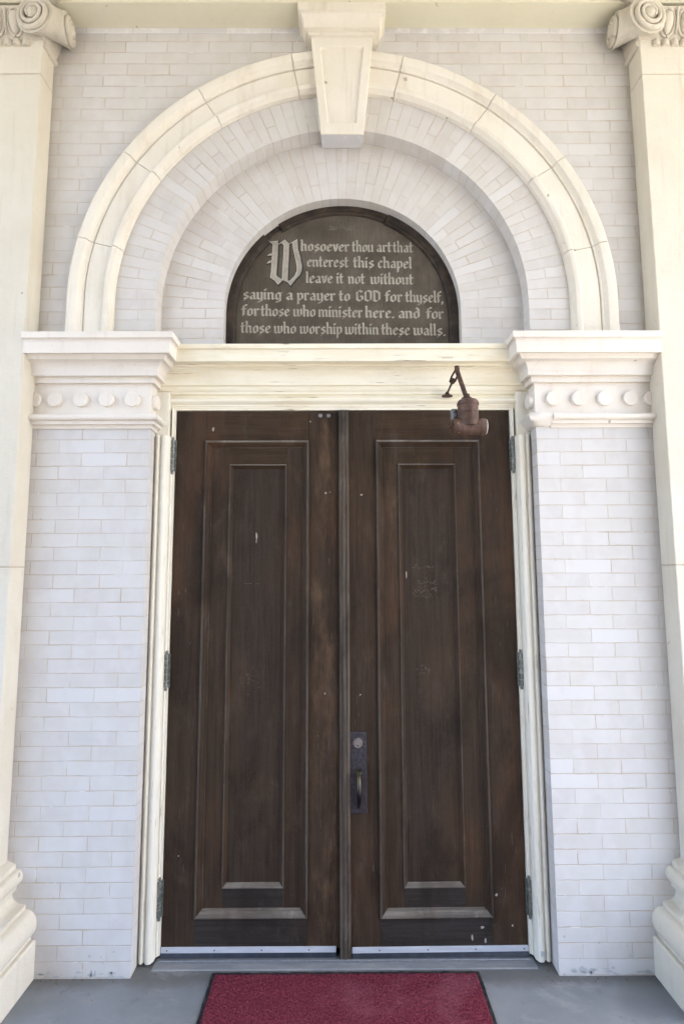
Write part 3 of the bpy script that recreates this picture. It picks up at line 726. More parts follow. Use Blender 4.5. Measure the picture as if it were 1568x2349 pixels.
def leaf(s, label, hinge_x):
    t = thing('door_leaf', label, 'door')
    sh = -.008 if s > 0 else 0.
    X = lambda a: s * a + sh
    xo, xi = DH - .0015, (.0206 if s < 0 else .0)          # hinge edge / meeting edge
    a, b = sorted((s * xo, s * xi)); 
    z0, z1 = .036, DT - .003
    ox0, ox1 = sorted((X(.157), X(.626))); oz0, oz1 = .158, 2.186
    ix0, ix1 = sorted((X(.259), X(.517))); iz0, iz1 = .267, 2.079
    Y0, Y1 = YD, YD + .045
    MB().box(a, ox0, Y0, Y1, z0, z1).build('stile', MAT['wood_v'], t, bevel=.0012)
    MB().box(ox1, b, Y0, Y1, z0, z1).build('stile', MAT['wood_v'], t, bevel=.0012)
    MB().box(ox0 + .0004, ox1 - .0004, Y0 + .0003, Y1, oz1, z1).build('rail', MAT['wood_h'], t, bevel=.001)
    MB().box(ox0 + .0004, ox1 - .0004, Y0 + .0003, Y1, z0, oz0).build('rail', MAT['wood_grey'], t, bevel=.001)
    pr = [(-.002, Y0 + .004), (-.002, Y0 - .009), (0, Y0 - .0125), (.005, Y0 - .0135), (.008, Y0 - .0115), (.009, Y0 - .008), (.013, Y0 - .0065), (.022, Y0 + .001), (.024, Y0 + .001), (.0255, Y0 + .005), (.028, Y0 + .0055), (.0295, Y0 + .0095), (.031, Y0 + .016)]
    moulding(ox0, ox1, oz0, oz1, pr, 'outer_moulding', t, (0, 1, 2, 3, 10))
    YF2 = Y0 + .0105
    # inner frame: two uprights and two cross pieces
    p0x, p1x = ox0 + .028, ox1 - .028; p0z, p1z = oz0 + .028, oz1 - .028
    MB().box(p0x, ix0, YF2, Y1, p0z, p1z).build('inner_stile', MAT['wood_v'], t, bevel=.001)
    MB().box(ix1, p1x, YF2, Y1, p0z, p1z).build('inner_stile', MAT['wood_v'], t, bevel=.001)
    MB().box(ix0 + .0004, ix1 - .0004, YF2 + .0003, Y1, iz1, p1z).build('inner_rail', MAT['wood_h'], t, bevel=.001)
    MB().box(ix0 + .0004, ix1 - .0004, YF2 + .0003, Y1, p0z, iz0).build('inner_rail', MAT['wood_grey'], t, bevel=.001)
    pr2 = [(-.002, YF2 + .004), (-.002, YF2 - .004), (.001, YF2 - .006), (.004, YF2 - .005), (.006, YF2 - .002), (.015, YF2 + .006), (.0175, YF2 + .010), (.019, YF2 + .014)]
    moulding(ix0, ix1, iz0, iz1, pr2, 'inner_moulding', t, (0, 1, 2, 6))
    MB().box(ix0 + .015, ix1 - .015, YF2 + .0095, Y1 - .003, iz0 + .015, iz1 - .015).build('panel', MAT['wood_panel'], t)
    # sweep strip
    sa, sb = (a + .0005, -.036) if s < 0 else (.030, b - .0005)
    sw = MB().box(sa, sb, Y0 - .0055, Y0, .0225, .0445).build('door_sweep', MAT['alu'], t, bevel=.0008)
    for f in ([.035, .305, .575, .845] if s < 0 else [.155, .43, .70, .975]):
        x = sa + (sb - sa) * f
        MB().lathe((x, Y0 - .0055, .033), (0, -1, 0), [(0, .0032), (.001, .0028), (.0012, 0)], 10).build('screw', MAT['screw'], sw)
    # hinges
    for zc in (2.118, 1.166, .238):
        h = MB()
        hx = s * (DH + .0065)
        for k in range(5):
            zz0 = zc - .072 + k * .0288
            h.lathe((hx, .094, zz0), (0, 0, 1), [(0, .0045), (.0018, .0050), (.0020, .0080), (.0262, .0080), (.0264, .0050), (.0286, .0045)], 14)
        h.lathe((hx, .094, zc + .072), (0, 0, 1), [(0, .004), (.003, .0062), (.009, .0062), (.013, .003), (.014, 0)], 12)
        h.lathe((hx, .094, zc - .072), (0, 0, -1), [(0, .004), (.003, .0062), (.009, .0062), (.013, .003), (.014, 0)], 12)
        h.box(*sorted((s * (DH - .006), s * (DH + .004))), .1005, .1095, zc - .072, zc + .072)
        h.build('hinge', MAT['hinge'], t, smooth=True, angle=35)
    return t
L = leaf(-1, 'dark brown panelled door leaf without a handle, left of the pair', -DH)
Rr = leaf(1, 'dark brown panelled door leaf with bronze handle plate, right of the pair', DH)
# seals below the sweeps
for t_, sa, sb in ((L, -.763, -.036), (Rr, .030, .763)):
    sw = [o for o in t_.children if o.name.startswith('door_sweep')][0]
    MB().extx(sa, sb, [(YD - .0040, .0222), (YD - .0115, .0075), (YD - .0085, .0070), (YD - .0005, .0222)], 6).build('rubber_seal', MAT['seal'], sw)

# astragal on the right leaf
at = [(-.020, YD + .012), (-.020, YD - .012), (-.017, YD - .017), (-.012, YD - .018), (-.009, YD - .015), (-.007, YD - .015), (-.005, YD - .018), (-.001, YD - .020), (.004, YD - .020), (.008, YD - .018), (.010, YD - .015), (.012, YD - .015), (.014, YD - .018), (.019, YD - .017), (.023, YD - .012), (.026, YD - .010), (.026, YD - .0003), (.0, YD - .0003), (-.001, YD + .012)]
MB().extz(.004, DT - .004, at).build('astragal', MAT['wood_rib'], Rr, smooth=True, angle=25)

# handle set
Z0, Z1, HX = .571, .905, .0605
hp = MB().box(HX - .036, HX + .036, YD - .006, YD - .0004, Z0, Z1).build('handle_plate', MAT['iron'], Rr, bevel=.002)
MB().lathe((HX - .002, YD - .006, .860), (0, -1, 0), [(0, .021), (.004, .0205), (.0045, .0175), (.0025, .017), (.0025, .0165), (.007, .016), (.0075, 0)], 30).build('lock_cylinder', MAT['lock'], hp, smooth=True, angle=30)
MB().lathe((HX - .0025, YD - .0133, .851), (0, -1, 0), [(0, .0028), (.0006, .0026), (.0007, 0)], 12).build('keyhole', MAT['hole'], hp)
th = MB(); th.rings([[(HX + .001 - w_, YD - .005 - y_, z_ - .002), (HX + .001 + w_, YD - .005 - y_, z_ - .002), (HX + .001 + w_, YD - .005 - y_, z_ + .003), (HX + .001 - w_, YD - .005 - y_, z_ + .003)] for w_, y_, z_ in ((.009, 0, .748), (.011, .012, .752), (.013, .026, .751), (.011, .034, .747), (.005, .036, .744))])
th.build('thumb_latch', MAT['brass'], hp, bevel=.001)
g = MB()
pts = []; rad = []
for i in range(17):
    f = i / 16; z = .735 - .138 * f
    y = YD - .004 - .040 * sin(pi * min(1, f * 1.02)) ** .7
    pts.append((HX + .001, y, z)); rad.append(.0085 + .003 * sin(pi * f) - .002 * f)
g.tube(pts, rad, 14)
g.build('pull_handle', MAT['brass'], hp, smooth=True, angle=60)
MB().lathe((HX + .001, YD - .006, .735), (0, -1, 0), [(0, .013), (.004, .011), (.008, .0)], 16).build('handle_boss', MAT['brass'], hp, smooth=True)
MB().lathe((HX - .000, YD - .006, .602), (0, -1, 0), [(0, .011), (.004, .0095), (.008, .0)], 16).build('handle_boss', MAT['iron'], hp, smooth=True)

# paint flecks and scuffs on the leaves
def flecks(par, items, mat, name, seed):
    rg = random.Random(seed); m = MB()
    for x, y, z, rx, rz in items: blob(m, x, y, z, rx, rz, rg, 9)
    m.build(name, mat, par)['kind'] = 'stuff'
yS, yI, yP = YD - .0007, YD + .0096, YD + .0192
flecks(L, [(-.594, yS, 2.243, .006, .010), (-.150, yS, 2.278, .003, .004), (-.392, yP, 1.752, .004, .024), (-.393, yP, 1.73, .0025, .012), (-.079, yS, 1.946, .004, .006), (-.083, yS, 1.064, .0035, .004), (-.06, yS, 1.95, .002, .003), (-.70, yS, .40, .003, .003)], MAT['fleck'], 'paint_flecks', 1)
flecks(Rr, [(.082, yS, 1.937, .005, .005), (.071, yS, 1.060, .0035, .0035), (.282, yP, 1.58, .003, .020), (.574, yS, .115, .009, .006), (.53, yS, .075, .004, .012), (.585, yS, .063, .005, .010), (.637, yS, .24, .006, .006), (.70, yS, .12, .004, .005), (.53, yS, 2.27, .0025, .003)], MAT['fleck'], 'paint_flecks', 2)
sc = [(-.73 + .03 * k, yS, 1.5 + .01 * k, .003, .012) for k in range(2)]
rgs = random.Random(8)
sr = [(.36 + rgs.uniform(-.05, .06), yP, 1.51 + rgs.choice((.0, .0, .004, .035, .10, -.03)) + rgs.gauss(0, .006) + rgs.uniform(-.006, .006), rgs.uniform(.0015, .006), rgs.uniform(.001, .004)) for _ in range(90)]
sr += [(.34 + rgs.uniform(-.03, .04), yP, 1.16 + rgs.uniform(-.03, .03), rgs.uniform(.002, .007), rgs.uniform(.001, .004)) for _ in range(14)]
sl_ = [(-.40 + rgs.uniform(-.05, .03), yP, 1.54 + rgs.uniform(-.003, .003), rgs.uniform(.004, .012), rgs.uniform(.0008, .002)) for _ in range(8)]
sl_ += [(-.41 + rgs.uniform(-.03, .04), yP, 1.1 + rgs.uniform(-.05, .05), rgs.uniform(.002, .008), rgs.uniform(.0008, .003)) for _ in range(12)]
sl_ += [(rgs.uniform(-.75, -.63), yS, rgs.uniform(.3, 2.1), rgs.uniform(.001, .002), rgs.uniform(.006, .03)) for _ in range(14)]
sl_ += [(rgs.uniform(-.14, -.03), yS, rgs.uniform(.2, 2.1), rgs.uniform(.001, .0025), rgs.uniform(.006, .03)) for _ in range(22)]
sr += [(rgs.uniform(.63, .74), yS, rgs.uniform(.2, 2.1), rgs.uniform(.001, .002), rgs.uniform(.006, .03)) for _ in range(14)]
sr += [(rgs.uniform(.04, .13), yS, rgs.uniform(.2, 2.1), rgs.uniform(.001, .002), rgs.uniform(.006, .03)) for _ in range(12)]
flecks(Rr, sr, MAT['scuff'], 'scuff_marks', 3); flecks(L, sc + sl_, MAT['scuff'], 'scuff_marks', 5)
for x in (-.104, -.066): MB().lathe((x, YD, 2.306), (0, -1, 0), [(0, .010), (.003, .009), (.006, .005), (.0065, 0)], 14).build('bolt_head', MAT['galv'], L, smooth=True)

# right leaf stands slightly proud at the meeting stile
Rr.matrix_world = Matrix.Translation(Vector((DH, YD, 0))) @ Matrix.Rotation(R(.55), 4, 'Z') @ Matrix.Translation(Vector((-DH, -YD, 0)))

# ================================================================== SIGN
sg = thing('lunette_sign', 'arched dark board with a blackletter chapel verse above the door head', 'sign')
YB = .150
n = 48; rb = .53
ps = [(rb, 2.52)] + [(rb * cos(pi * i / n), ZC + rb * sin(pi * i / n)) for i in range(n + 1)] + [(-rb, 2.52)]
MB().rings([[(x, YB, z) for x, z in ps], [(x, YB + .02, z) for x, z in ps]]).build('board', MAT['board'], sg)
def fr_piece(a0, a1, ro, ri, y0, leg=0, nn=24):
    st = arch_pts(a0, a1, leg, nn); rg = []
    for q in st:
        row = []
        for r, y in ((ro, YB + .02), (ro, y0 + .003), (ro - .004, y0), (ri + .012, y0), (ri + .009, y0 + .008), (ri + .004, y0 + .010), (ri, y0 + .016), (ri, YB + .02)):
            row.append((q[1] * r, y, 2.52) if q[0] == 'l' else (r * cos(q[1]), y, ZC + r * sin(q[1])))
        rg.append(row)
    return MB().rings(rg).build('frame', MAT['frame'], sg, smooth=True, angle=25)
fr_piece(0, 66, .552, .506, .124, 1); fr_piece(66.6, 124, .551, .513, .129, 0); fr_piece(124.6, 133, .551, .525, .138, 0, 6); fr_piece(133.5, 180, .552, .507, .124, -1)

# ---- blackletter by broad-nib strokes
NIB_A, NIB_W, NIB_T = R(38), .94, .16
e1 = Vector((cos(NIB_A), sin(NIB_A))) * NIB_W / 2; e2 = Vector((-sin(NIB_A), cos(NIB_A))) * NIB_T / 2
NIB = [e1 + e2, e1 - e2, -e1 - e2, -e1 + e2]
def hull(ps):
    ps = sorted(set((round(p[0], 5), round(p[1], 5)) for p in ps))
    def half(q):
        h = []
        for p in q:
            while len(h) > 1 and (h[-1][0] - h[-2][0]) * (p[1] - h[-2][1]) - (h[-1][1] - h[-2][1]) * (p[0] - h[-2][0]) <= 0: h.pop()
            h.append(p)
        return h
    return half(ps)[:-1] + half(ps[::-1])[:-1]
T_, B_, A_ = 3.75, .42, 6.0
def stem(x, top=T_, bot=B_, foot=True):
    q = [[(x - .32, top), (x + .05, top - .42)], [(x, top - .35), (x, bot + .35)]]
    if foot: q.append([(x - .02, bot + .38), (x + .36, bot)])
    else: q.append([(x, bot + .35), (x, bot)])
    return q
def nleg(x0, x1, foot=True): return [[(x0 + .1, 3.05), (x1 - .75, T_)], [(x1 - .75, T_), (x1, 3.2)], [(x1, 3.2), (x1, B_ + .35)]] + ([[(x1 - .02, B_ + .38), (x1 + .36, B_)]] if foot else [[(x1, B_ + .3), (x1 - .1, B_)]])
def bowl(x0=.5, x1=2.1, t=T_, b=B_): 
    mx = (x0 + x1) / 2
    return [[(x0, t - .6), (x0, b + .6)], [(x0, b + .6), (mx, b)], [(mx, b), (x1, b + .65)], [(x1, t - .6), (x1, b + .65)], [(x0, t - .6), (mx, t)], [(mx, t), (x1, t - .6)]]
G = {}
G['i'] = (stem(.5) + [[(.35, 5.25), (.75, 4.85)], [(.6, 5.1), (1.0, 5.5)]], 1.45)
G['l'] = (stem(.5, A_), 1.45)
G['h'] = (stem(.5, A_) + nleg(.5, 2.1), 3.0)
G['n'] = (stem(.5) + nleg(.5, 2.1), 3.0)
G['m'] = (stem(.5) + nleg(.5, 2.05) + nleg(2.05, 3.6), 4.5)
G['u'] = (stem(.5) + stem(2.15) + [[(.85, B_), (2.1, 1.15)]], 3.05)
G['o'] = (bowl(), 2.75)
G['e'] = ([[(.5, 3.15), (.5, 1.02)], [(.5, 1.02), (1.25, B_)], [(1.25, B_), (2.1, 1.0)], [(.5, 3.15), (1.25, T_)], [(1.25, T_), (1.95, 3.2)], [(1.95, 3.2), (1.95, 2.75)], [(.55, 1.95), (1.9, 2.65)]], 2.6)
G['c'] = ([[(.5, 3.15), (.5, 1.02)], [(.5, 1.02), (1.25, B_)], [(1.25, B_), (2.0, 1.0)], [(.5, 3.15), (1.2, T_)], [(1.2, T_), (1.85, 3.25)]], 2.4)
G['s'] = ([[(1.3, T_), (1.95, 3.3)], [(.6, 3.25), (1.3, T_)], [(.6, 3.25), (.6, 2.7)], [(.6, 2.6), (1.95, 1.6)], [(1.95, 1.6), (1.95, 1.0)], [(1.95, 1.0), (1.25, B_)], [(.5, .95), (1.25, B_)], [(.35, -.35), (1.25, .4)]], 2.55)
G['a'] = ([[(.45, 3.2), (1.15, T_)], [(1.15, T_), (1.95, 3.15)], [(1.95, 3.15), (1.95, .85)], [(1.93, .8), (2.32, B_)], [(.5, 1.75), (1.9, 2.5)], [(.5, 1.75), (.5, 1.02)], [(.5, 1.02), (1.1, B_)], [(1.1, B_), (1.9, 1.1)]], 2.8)
G['r'] = (stem(.5) + [[(.6, 3.05), (1.3, T_)], [(1.25, T_), (1.8, 3.25)]], 2.25)
G['t'] = ([[(.6, 5.3), (.6, .95)], [(.6, .95), (1.1, B_)], [(1.1, B_), (1.6, .85)], [(-.05, 3.62), (1.5, 3.62)]], 1.95)
G['v'] = ([[(.2, T_ + .15), (.62, 3.3)], [(.6, 3.4), (.95, 1.5)], [(.95, 1.5), (1.35, B_)], [(2.0, 3.3), (1.85, 1.7)], [(1.85, 1.7), (1.35, B_)], [(1.65, T_ + .15), (2.0, 3.3)], [(2.0, 3.6), (2.35, 3.95)]], 2.6)
G['w'] = (stem(.5, foot=False)[:2] + [[(.5, .9), (1.15, B_)], [(1.15, B_), (2.0, 1.1)]] + stem(2.0, foot=False)[:2] + [[(2.0, .9), (2.7, B_)], [(3.45, 1.1), (2.7, B_)], [(3.45, 3.4), (3.45, 1.1)], [(3.2, T_ + .1), (3.45, 3.3)]], 4.15)
G['y'] = (stem(.5, foot=False)[:2] + [[(.5, .9), (1.15, B_)], [(1.15, B_), (2.1, 1.1)], [(1.8, T_ + .05), (2.1, 3.3)], [(2.1, 3.4), (2.1, -.3)], [(2.1, -.3), (1.3, -.95)], [(.6, -.95), (1.3, -.55)]], 2.85)
G['p'] = (stem(.5, bot=-1.55, foot=False) + [[(.6, 3.05), (1.3, T_)], [(1.3, T_), (2.1, 3.15)], [(2.1, 3.15), (2.1, 1.1)], [(2.1, 1.1), (1.3, B_)], [(.55, 1.0), (1.3, B_)]], 2.8)
G['g'] = (bowl() + [[(2.1, 1.1), (2.1, -.35)], [(2.1, -.35), (1.3, -1.0)], [(.55, -.85), (1.3, -.6)], [(2.1, 3.5), (2.75, 3.75)]], 2.8)
G['d'] = ([[(.5, 3.15), (.5, 1.02)], [(.5, 1.02), (1.3, B_)], [(1.3, B_), (2.1, 1.1)], [(.5, 3.15), (1.2, T_)], [(1.2, T_), (2.0, 3.2)], [(2.1, 1.0), (2.1, 4.6)], [(2.1, 4.6), (1.3, 5.5)]], 2.8)
G['f'] = ([[(.65, 5.2), (.65, .75)], [(.65, .75), (.55, B_)], [(.65, 5.1), (1.35, 5.75)], [(1.35, 5.75), (1.85, 5.35)], [(-.05, 3.62), (1.6, 3.62)]], 1.9)
G['.'] = ([[(.4, .75), (.75, .4)]], 1.1)
G[','] = ([[(.4, .75), (.75, .4)], [(.75, .4), (.45, -.5)]], 1.1)
G['G'] = ([[(.6, 4.9), (.6, 1.1)], [(.6, 1.1), (1.6, B_)], [(1.6, B_), (2.75, 1.15)], [(2.75, 1.15), (2.75, 2.6)], [(2.0, 2.9), (2.75, 2.5)], [(.6, 4.9), (1.6, 5.65)], [(1.6, 5.65), (2.6, 4.85)]], 3.5)
G['O'] = (bowl(.6, 2.8, 5.65, B_), 3.5)
G['D'] = ([[(.75, 5.4), (.75, .8)], [(.2, 5.5), (1.5, 5.5)], [(1.5, 5.5), (2.8, 4.5)], [(2.8, 4.5), (2.8, 1.2)], [(2.8, 1.2), (1.6, B_)], [(.35, 1.0), (1.6, B_)]], 3.5)
lines = [
 ((333, 343), [('hosoever', 525, 820), ('thou', 833, 963), ('art', 978, 1070), ('that', 1078, 1198)]),
 ((428, 440), [('enterest', 563, 812), ('this', 840, 965), ('chapel', 985, 1192)]),
 ((526, 537), [('leave', 557, 720), ('it', 738, 782), ('not', 808, 910), ('without', 940, 1198)]),
 ((622, 645), [('saying', 185, 415), ('a', 440, 485), ('prayer', 505, 735), ('to', 755, 822), ('GOD', 852, 1002), ('for', 1027, 1132), ('thyself,', 1148, 1372)]),
 ((720, 741), [('for', 180, 285), ('those', 293, 465), ('who', 483, 618), ('minister', 632, 895), ('here.', 908, 1080), ('and', 1103, 1233), ('for', 1270, 1374)]),
 ((821, 840), [('those', 176, 354), ('who', 370, 503), ('worship', 522, 775), ('within', 788, 990), ('these', 1003, 1173), ('walls.', 1190, 1380)])]
# sign units: photo crop columns/rows -> metres on the board
def sx_(c): return -.205 + (c - 520) * (.343 + .205) / (1198 - 520)
def sz_(r): return 3.1318 - (r - 333) * (3.1318 - 2.7195) / (821 - 333)
UZ = .0101
lm = MB()
for (rl, rr_), words in lines:
    c0, c1 = words[0][1], words[-1][2]
    for wd, ca, cb_ in words:
        adv = sum(G[ch][1] for ch in wd)
        xa, xb = sx_(ca), sx_(cb_); ux = (xb - xa) / adv
        x = xa
        for ch in wd:
            base = sz_(rl + (rr_ - rl) * ((ca + (cb_ - ca) * (x - xa) / max(1e-6, xb - xa)) - c0) / (c1 - c0))
            for k, (p, q) in enumerate(G[ch][0]):
                jx, jz = random.uniform(-.05, .05), random.uniform(-.05, .05)
                hp_ = hull([(P[0] + e.x + jx, P[1] + e.y + jz) for P in (p, q) for e in NIB])
                lm.add([(x + a * ux, YB - .0006 - .00008 * k, base + b * UZ) for a, b in hp_], [tuple(range(len(hp_)))])
            x += G[ch][1] * ux
lm.build('lettering', MAT['letter'], sg)

# ---- large ornamental initial W, traced in crop pixels (scale 5.227 over source pixels)
def wp(px, py):
    c = (px / 5.227 + 1000 - 850) * 1.493; r = (py / 5.227 + 930 - 780) * 1.493
    return (sx_(c), sz_(r))
pieces = [
 [(385, 145), (415, 168), (480, 172), (580, 158), (580, 240), (568, 600), (550, 880), (600, 930), (690, 985), (590, 1078), (530, 1000), (430, 935), (450, 800), (465, 470), (480, 228), (430, 200), (398, 175)],
 [(575, 236), (730, 133), (815, 212), (805, 500), (787, 995), (676, 985), (690, 700), (710, 262), (665, 198)],
 [(812, 218), (985, 128), (998, 330), (1048, 500), (1080, 690), (1072, 800), (1035, 880), (960, 955), (850, 1098), (800, 1035), (688, 985), (788, 992), (832, 1012), (940, 905), (982, 800), (985, 720), (970, 620), (938, 480), (905, 330), (890, 200)],
 [(470, 428), (405, 440), (366, 475), (462, 466)], [(466, 575), (400, 592), (356, 636), (462, 616)]]
ini = MB(); edge = MB(); hi = MB()
def grow(poly, d):
    out = []
    n = len(poly); ar = sum(poly[i][0] * poly[(i + 1) % n][1] - poly[(i + 1) % n][0] * poly[i][1] for i in range(n))
    sgn = 1 if ar > 0 else -1
    for i in range(n):
        a, b, c = Vector(poly[i - 1]), Vector(poly[i]), Vector(poly[(i + 1) % n])
        d1, d2 = (b - a).normalized(), (c - b).normalized()
        n1, n2 = Vector((d1.y, -d1.x)) * sgn, Vector((d2.y, -d2.x)) * sgn
        q = n1 + n2
        if q.length < .3: q = n1
        q = q.normalized(); k = min(1.6, 1 / max(.3, q.dot(n1)))
        out.append(tuple(b + q * d * k))
    return out
def tri_poly(m, poly, y):
    from mathutils.geometry import tessellate_polygon
    vs = [(wp(*p)[0], y, wp(*p)[1]) for p in poly]
    m.add(vs, [tuple(t) for t in tessellate_polygon([[Vector((v[0], v[2], 0)) for v in vs]])])
for k, pl in enumerate(pieces):
    g_ = grow(pl, 24)
    tri_poly(edge, [(a + 9, b + 12) for a, b in g_], YB - .0004 - .00005 * k)
    tri_poly(hi, grow([(a - 5, b - 3) for a, b in pl], 3), YB - .0012 - .00005 * k)
    tri_poly(ini, [(a + 2, b + 1) for a, b in pl], YB - .0018 - .00005 * k)
io = ini.build('initial_letter', MAT['letter'], sg)
edge.build('dark_outline', MAT['letter_shadow'], io); hi.build('white_edge', MAT['letter_light'], io)

# faint rubbed rays at the crown of the board
m = MB()
for k in range(15):
    a = R(20 + k * 10); 
    for q in range(2):
        c_ = Vector((0, 3.235)); r0, r1 = .02 + .01 * q + random.uniform(0, .02), random.uniform(.04, .085)
        d_ = Vector((cos(a + q * .05), sin(a + q * .05) * .55)); nn = Vector((-d_.y, d_.x)) * random.uniform(.0006, .0018)
        p = [c_ + d_ * r0 + nn, c_ + d_ * r1 + nn, c_ + d_ * r1 - nn, c_ + d_ * r0 - nn]
        m.add([(v.x - .005, YB - .0004 - .00004 * (k * 2 + q), v.y) for v in p], [(0, 1, 2, 3)])
MAT['rub'] = simple('rubbed_board_marks', lambda t: t.done((.15, .132, .105), .75, .3))
m.build('rubbed_mark', MAT['rub'], sg)

# ================================================================== LAMP
lp = thing('hanging_lamp', 'rusty iron tee shaped lamp on a jointed pipe arm above the right door', 'lamp')
LX, LY = .497, -.215
rx, rz = .470, 2.380
MB().lathe((rx, .052, rz - .006), (0, -.12, 1), [(0, .0), (.0005, .022), (.002, .0245), (.006, .0245), (.009, .021), (.012, .011), (.018, .009), (.024, .005)], 28).build('wall_rose', MAT['rust_dark'], lp, smooth=True, angle=40)
tip = Vector((.459, -.205, 2.402))
mid = Vector((.463, -.10, 2.392))
rd = MB().tube([(rx, .05, rz + .010), tuple(mid)], .0045, 10)
rd.build('rod', MAT['rust_dark'], lp, smooth=True)
kn = MB().lathe(tuple(mid), tuple((tip - Vector((rx, .03, rz)))), [(-.006, .006), (-.004, .0115), (.012, .0115), (.014, .006)], 8); kn.build('nut', MAT['rust_dark'], lp)
fk = MB()
for sd_ in (-1, 1):
    fk.tube([tuple(mid + Vector((sd_ * .011, 0, 0))), tuple(mid.lerp(tip, .5) + Vector((sd_ * .011, 0, 0))), tuple(tip + Vector((sd_ * .006, 0, 0)))], .0042, 8)
fk.build('fork', MAT['rust_dark'], lp, smooth=True)
pe = Vector((LX - .004, LY, 2.282))
ar = MB().tube([tuple(tip + Vector((0, 0, .013))), tuple(tip), tuple(pe)], [.0085, .0095, .0095], 14)
ar.lathe(tuple(tip + Vector((0, -.004, .002))), (0, 0, 1), [(-.012, .0105), (.012, .0105), (.014, .006), (.0142, 0)], 14)
ar.build('arm', MAT['rust_dark'], lp, smooth=True, angle=45)
fc = MB().lathe(tuple(pe), (0, 0, 1), [(-.010, .014), (-.004, .0165), (.003, .0165), (.006, .013), (.016, .0125)], 16)
for k in range(4): fc.lathe((pe.x + .02 * cos(k * pi / 2 + .5), pe.y + .02 * sin(k * pi / 2 + .5), pe.z - .010), (0, 0, 1), [(0, .006), (.008, .006), (.009, .003)], 6)
fc.build('collar', MAT['rust_dark'], lp, smooth=True, angle=40)
MB().lathe((LX, LY, 2.166), (0, 0, 1), [(0, .040), (.028, .0405), (.030, .0410), (.084, .0410), (.0845, .0425), (.086, .0435), (.094, .0435), (.0955, .0410), (.1005, .0405), (.106, .036), (.1075, .012), (.108, 0)], 40).build('body', MAT['rust'], lp, smooth=True, angle=28)
lb = MB(); nn = 14
lb.rings([[(LX + rr_ * sin(a), LY - rr_ * cos(a), z) for a in [R(-42 + 84 * k / nn) for k in range(nn + 1)] for rr_ in (.0418,)] for z in (2.203, 2.222)], closed=False, cap=False)
lb.build('label_plate', MAT['rust_dark'], lp, smooth=True)
te = MB().lathe((LX + .001, LY, 2.164), (1, 0, 0), [(-.066, .026), (-.0655, .0315), (-.060, .0335), (-.045, .0335), (-.043, .032), (.043, .032), (.045, .0335), (.062, .0335), (.0665, .0315), (.067, .026)], 36)
te.build('tee_pipe', MAT['rust'], lp, smooth=True, angle=28)
MB().lathe((LX + .067, LY, 2.164), (1, 0, 0), [(0, .0300), (.003, .0300), (.005, .024), (.0055, 0)], 30).build('end_plate', MAT['white'], lp, smooth=True, angle=40)
MB().lathe((LX - .064, LY, 2.164), (-1, 0, 0), [(0, .028), (.003, .028), (.005, .006), (.012, .005), (.0125, 0)], 30).build('end_plate', MAT['rust_dark'], lp, smooth=True, angle=40)
bk_ = MB().box(LX - .064, LX - .040, LY + .010, LY + .034, 2.190, 2.243).build('side_bracket', MAT['galv'], lp, bevel=.004)
for z in (2.205, 2.230): MB().lathe((LX - .050, LY + .010, z), (0, -1, 0), [(0, .006), (.004, .0055), (.006, .003), (.0062, 0)], 10).build('bolt_head', MAT['screw'], bk_, smooth=True)

# ================================================================== DOOR MAT
mt = thing('door_mat', 'burgundy pile door mat with frayed black rubber edge on the grey floor', 'mat')
rg = random.Random(21)
def edge_noise(n, amp): return [rg.uniform(-amp, amp) for _ in range(n)]
x0, x1, y0, y1 = -.528, .534, -1.75, .019
nb = 60
# rubber backing with an irregular outline
outl = [(x0 + (x1 - x0) * i / nb, y1 + rg.uniform(-.0015, .0028)) for i in range(nb + 1)] + [(x1 + rg.uniform(-.0015, .0015), y1 + (y0 - y1) * i / nb) for i in range(1, nb + 1)] + \
       [(x1 + (x0 - x1) * i / nb, y0) for i in range(1, nb + 1)] + [(x0 + rg.uniform(-.0015, .0015), y0 + (y1 - y0) * i / nb) for i in range(1, nb)]
MB().rings([[(x, y, .0008) for x, y in outl], [(x, y, .006) for x, y in outl]]).build('rubber_edge', MAT['rubber'], mt)
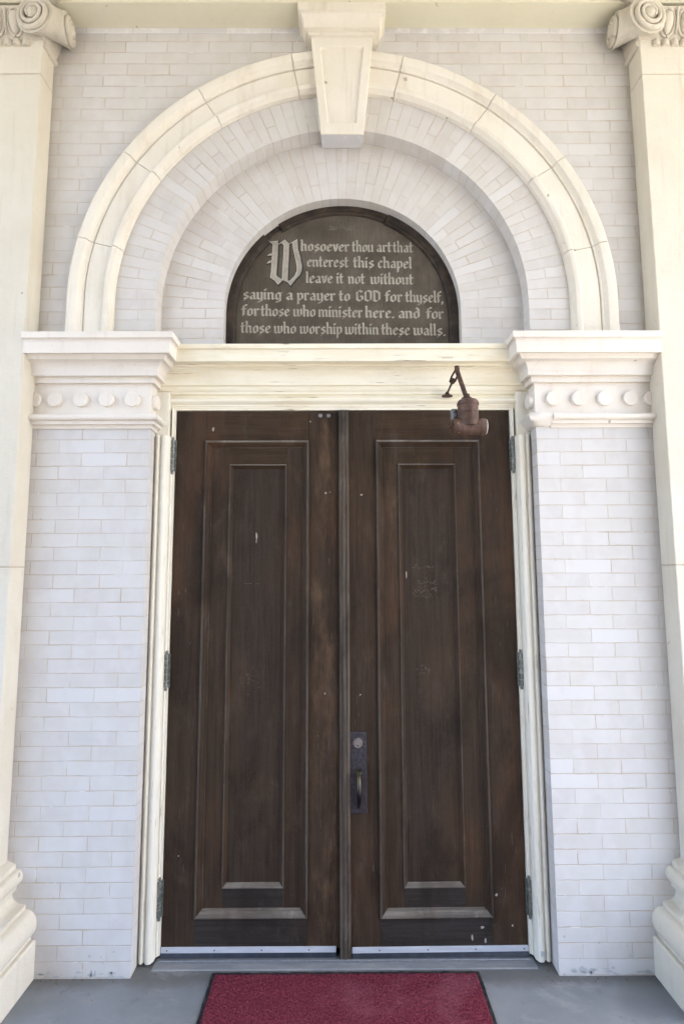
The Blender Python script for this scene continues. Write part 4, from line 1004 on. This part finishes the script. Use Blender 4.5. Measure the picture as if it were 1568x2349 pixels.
# pile: fine bumpy grid
nx, ny = 230, 200
e = .0125; m = MB()
gx0, gx1, gy0, gy1 = x0 + e, x1 - e, -.55, y1 - e
vs = []
for j in range(ny + 1):
    for i in range(nx + 1):
        jx = rg.uniform(-.0022, .0022); jy = rg.uniform(-.0022, .0022)
        vs.append((gx0 + (gx1 - gx0) * i / nx + jx, gy0 + (gy1 - gy0) * j / ny + jy, .0075 + rg.uniform(0, .0042) if 0 < i < nx and 0 < j < ny else .005))
fs = [(j * (nx + 1) + i, j * (nx + 1) + i + 1, (j + 1) * (nx + 1) + i + 1, (j + 1) * (nx + 1) + i) for j in range(ny) for i in range(nx)]
m.add(vs, fs); m.box(gx0, gx1, y0 + e, gy0 - .0005, .005, .0095)
m.build('pile', MAT['rug'], mt, smooth=True, angle=180)

# leaf litter and grit along the foot of the wall
gm = MB(); rg = random.Random(33)
for k in range(46):
    s = rg.choice((-1, 1)); x = s * rg.uniform(.8, 1.22); y = -abs(rg.gauss(0, .014)) - .002
    if rg.random() < .25: x = s * rg.uniform(.72, .86); y = rg.uniform(-.02, .03)
    r_ = rg.uniform(.0012, .0036)
    gm.lathe((x, y, 0), (rg.uniform(-.3, .3), rg.uniform(-.3, .3), 1), [(0, r_), (r_ * .25, r_ * .8), (r_ * .4, 0)], 6)
MAT['grit'] = simple('dark_grit', lambda t: t.done(t.mix(t.noise(t.P, 40, 3), (.05, .04, .03), (.16, .13, .10)), .9, .1))
g_ = gm.build('grit', MAT['grit']); g_['kind'] = 'stuff'; g_['label'] = 'dark grit gathered along the foot of the brick piers'; g_['category'] = 'grit'

# ================================================================== UNSEEN BLOCK added to hold back central light, opposite the doors
fp = thing('light_blocker', 'broad dark brown block added out of view to hold back light, opposite the doors', 'pier')
MAT['blocker_brown'] = simple('dark_brown_blocker', lambda t: t.done(t.mix(t.noise(t.scale(t.P, (1, 1, 3)), 8, 4), (.07, .05, .04), (.12, .085, .065)), .85, .2))
MB().box(-PW, PW, -3.80, -3.40, .22, 4.80).build('shaft', MAT['blocker_brown'], fp, bevel=.01)
MB().box(-PW - .06, PW + .06, -3.86, -3.34, 0, .218).build('plinth', MAT['blocker_brown'], fp, bevel=.01)
MB().box(-PW - .06, PW + .06, -3.86, -3.34, 4.802, 5.048).build('cap', MAT['blocker_brown'], fp, bevel=.01)
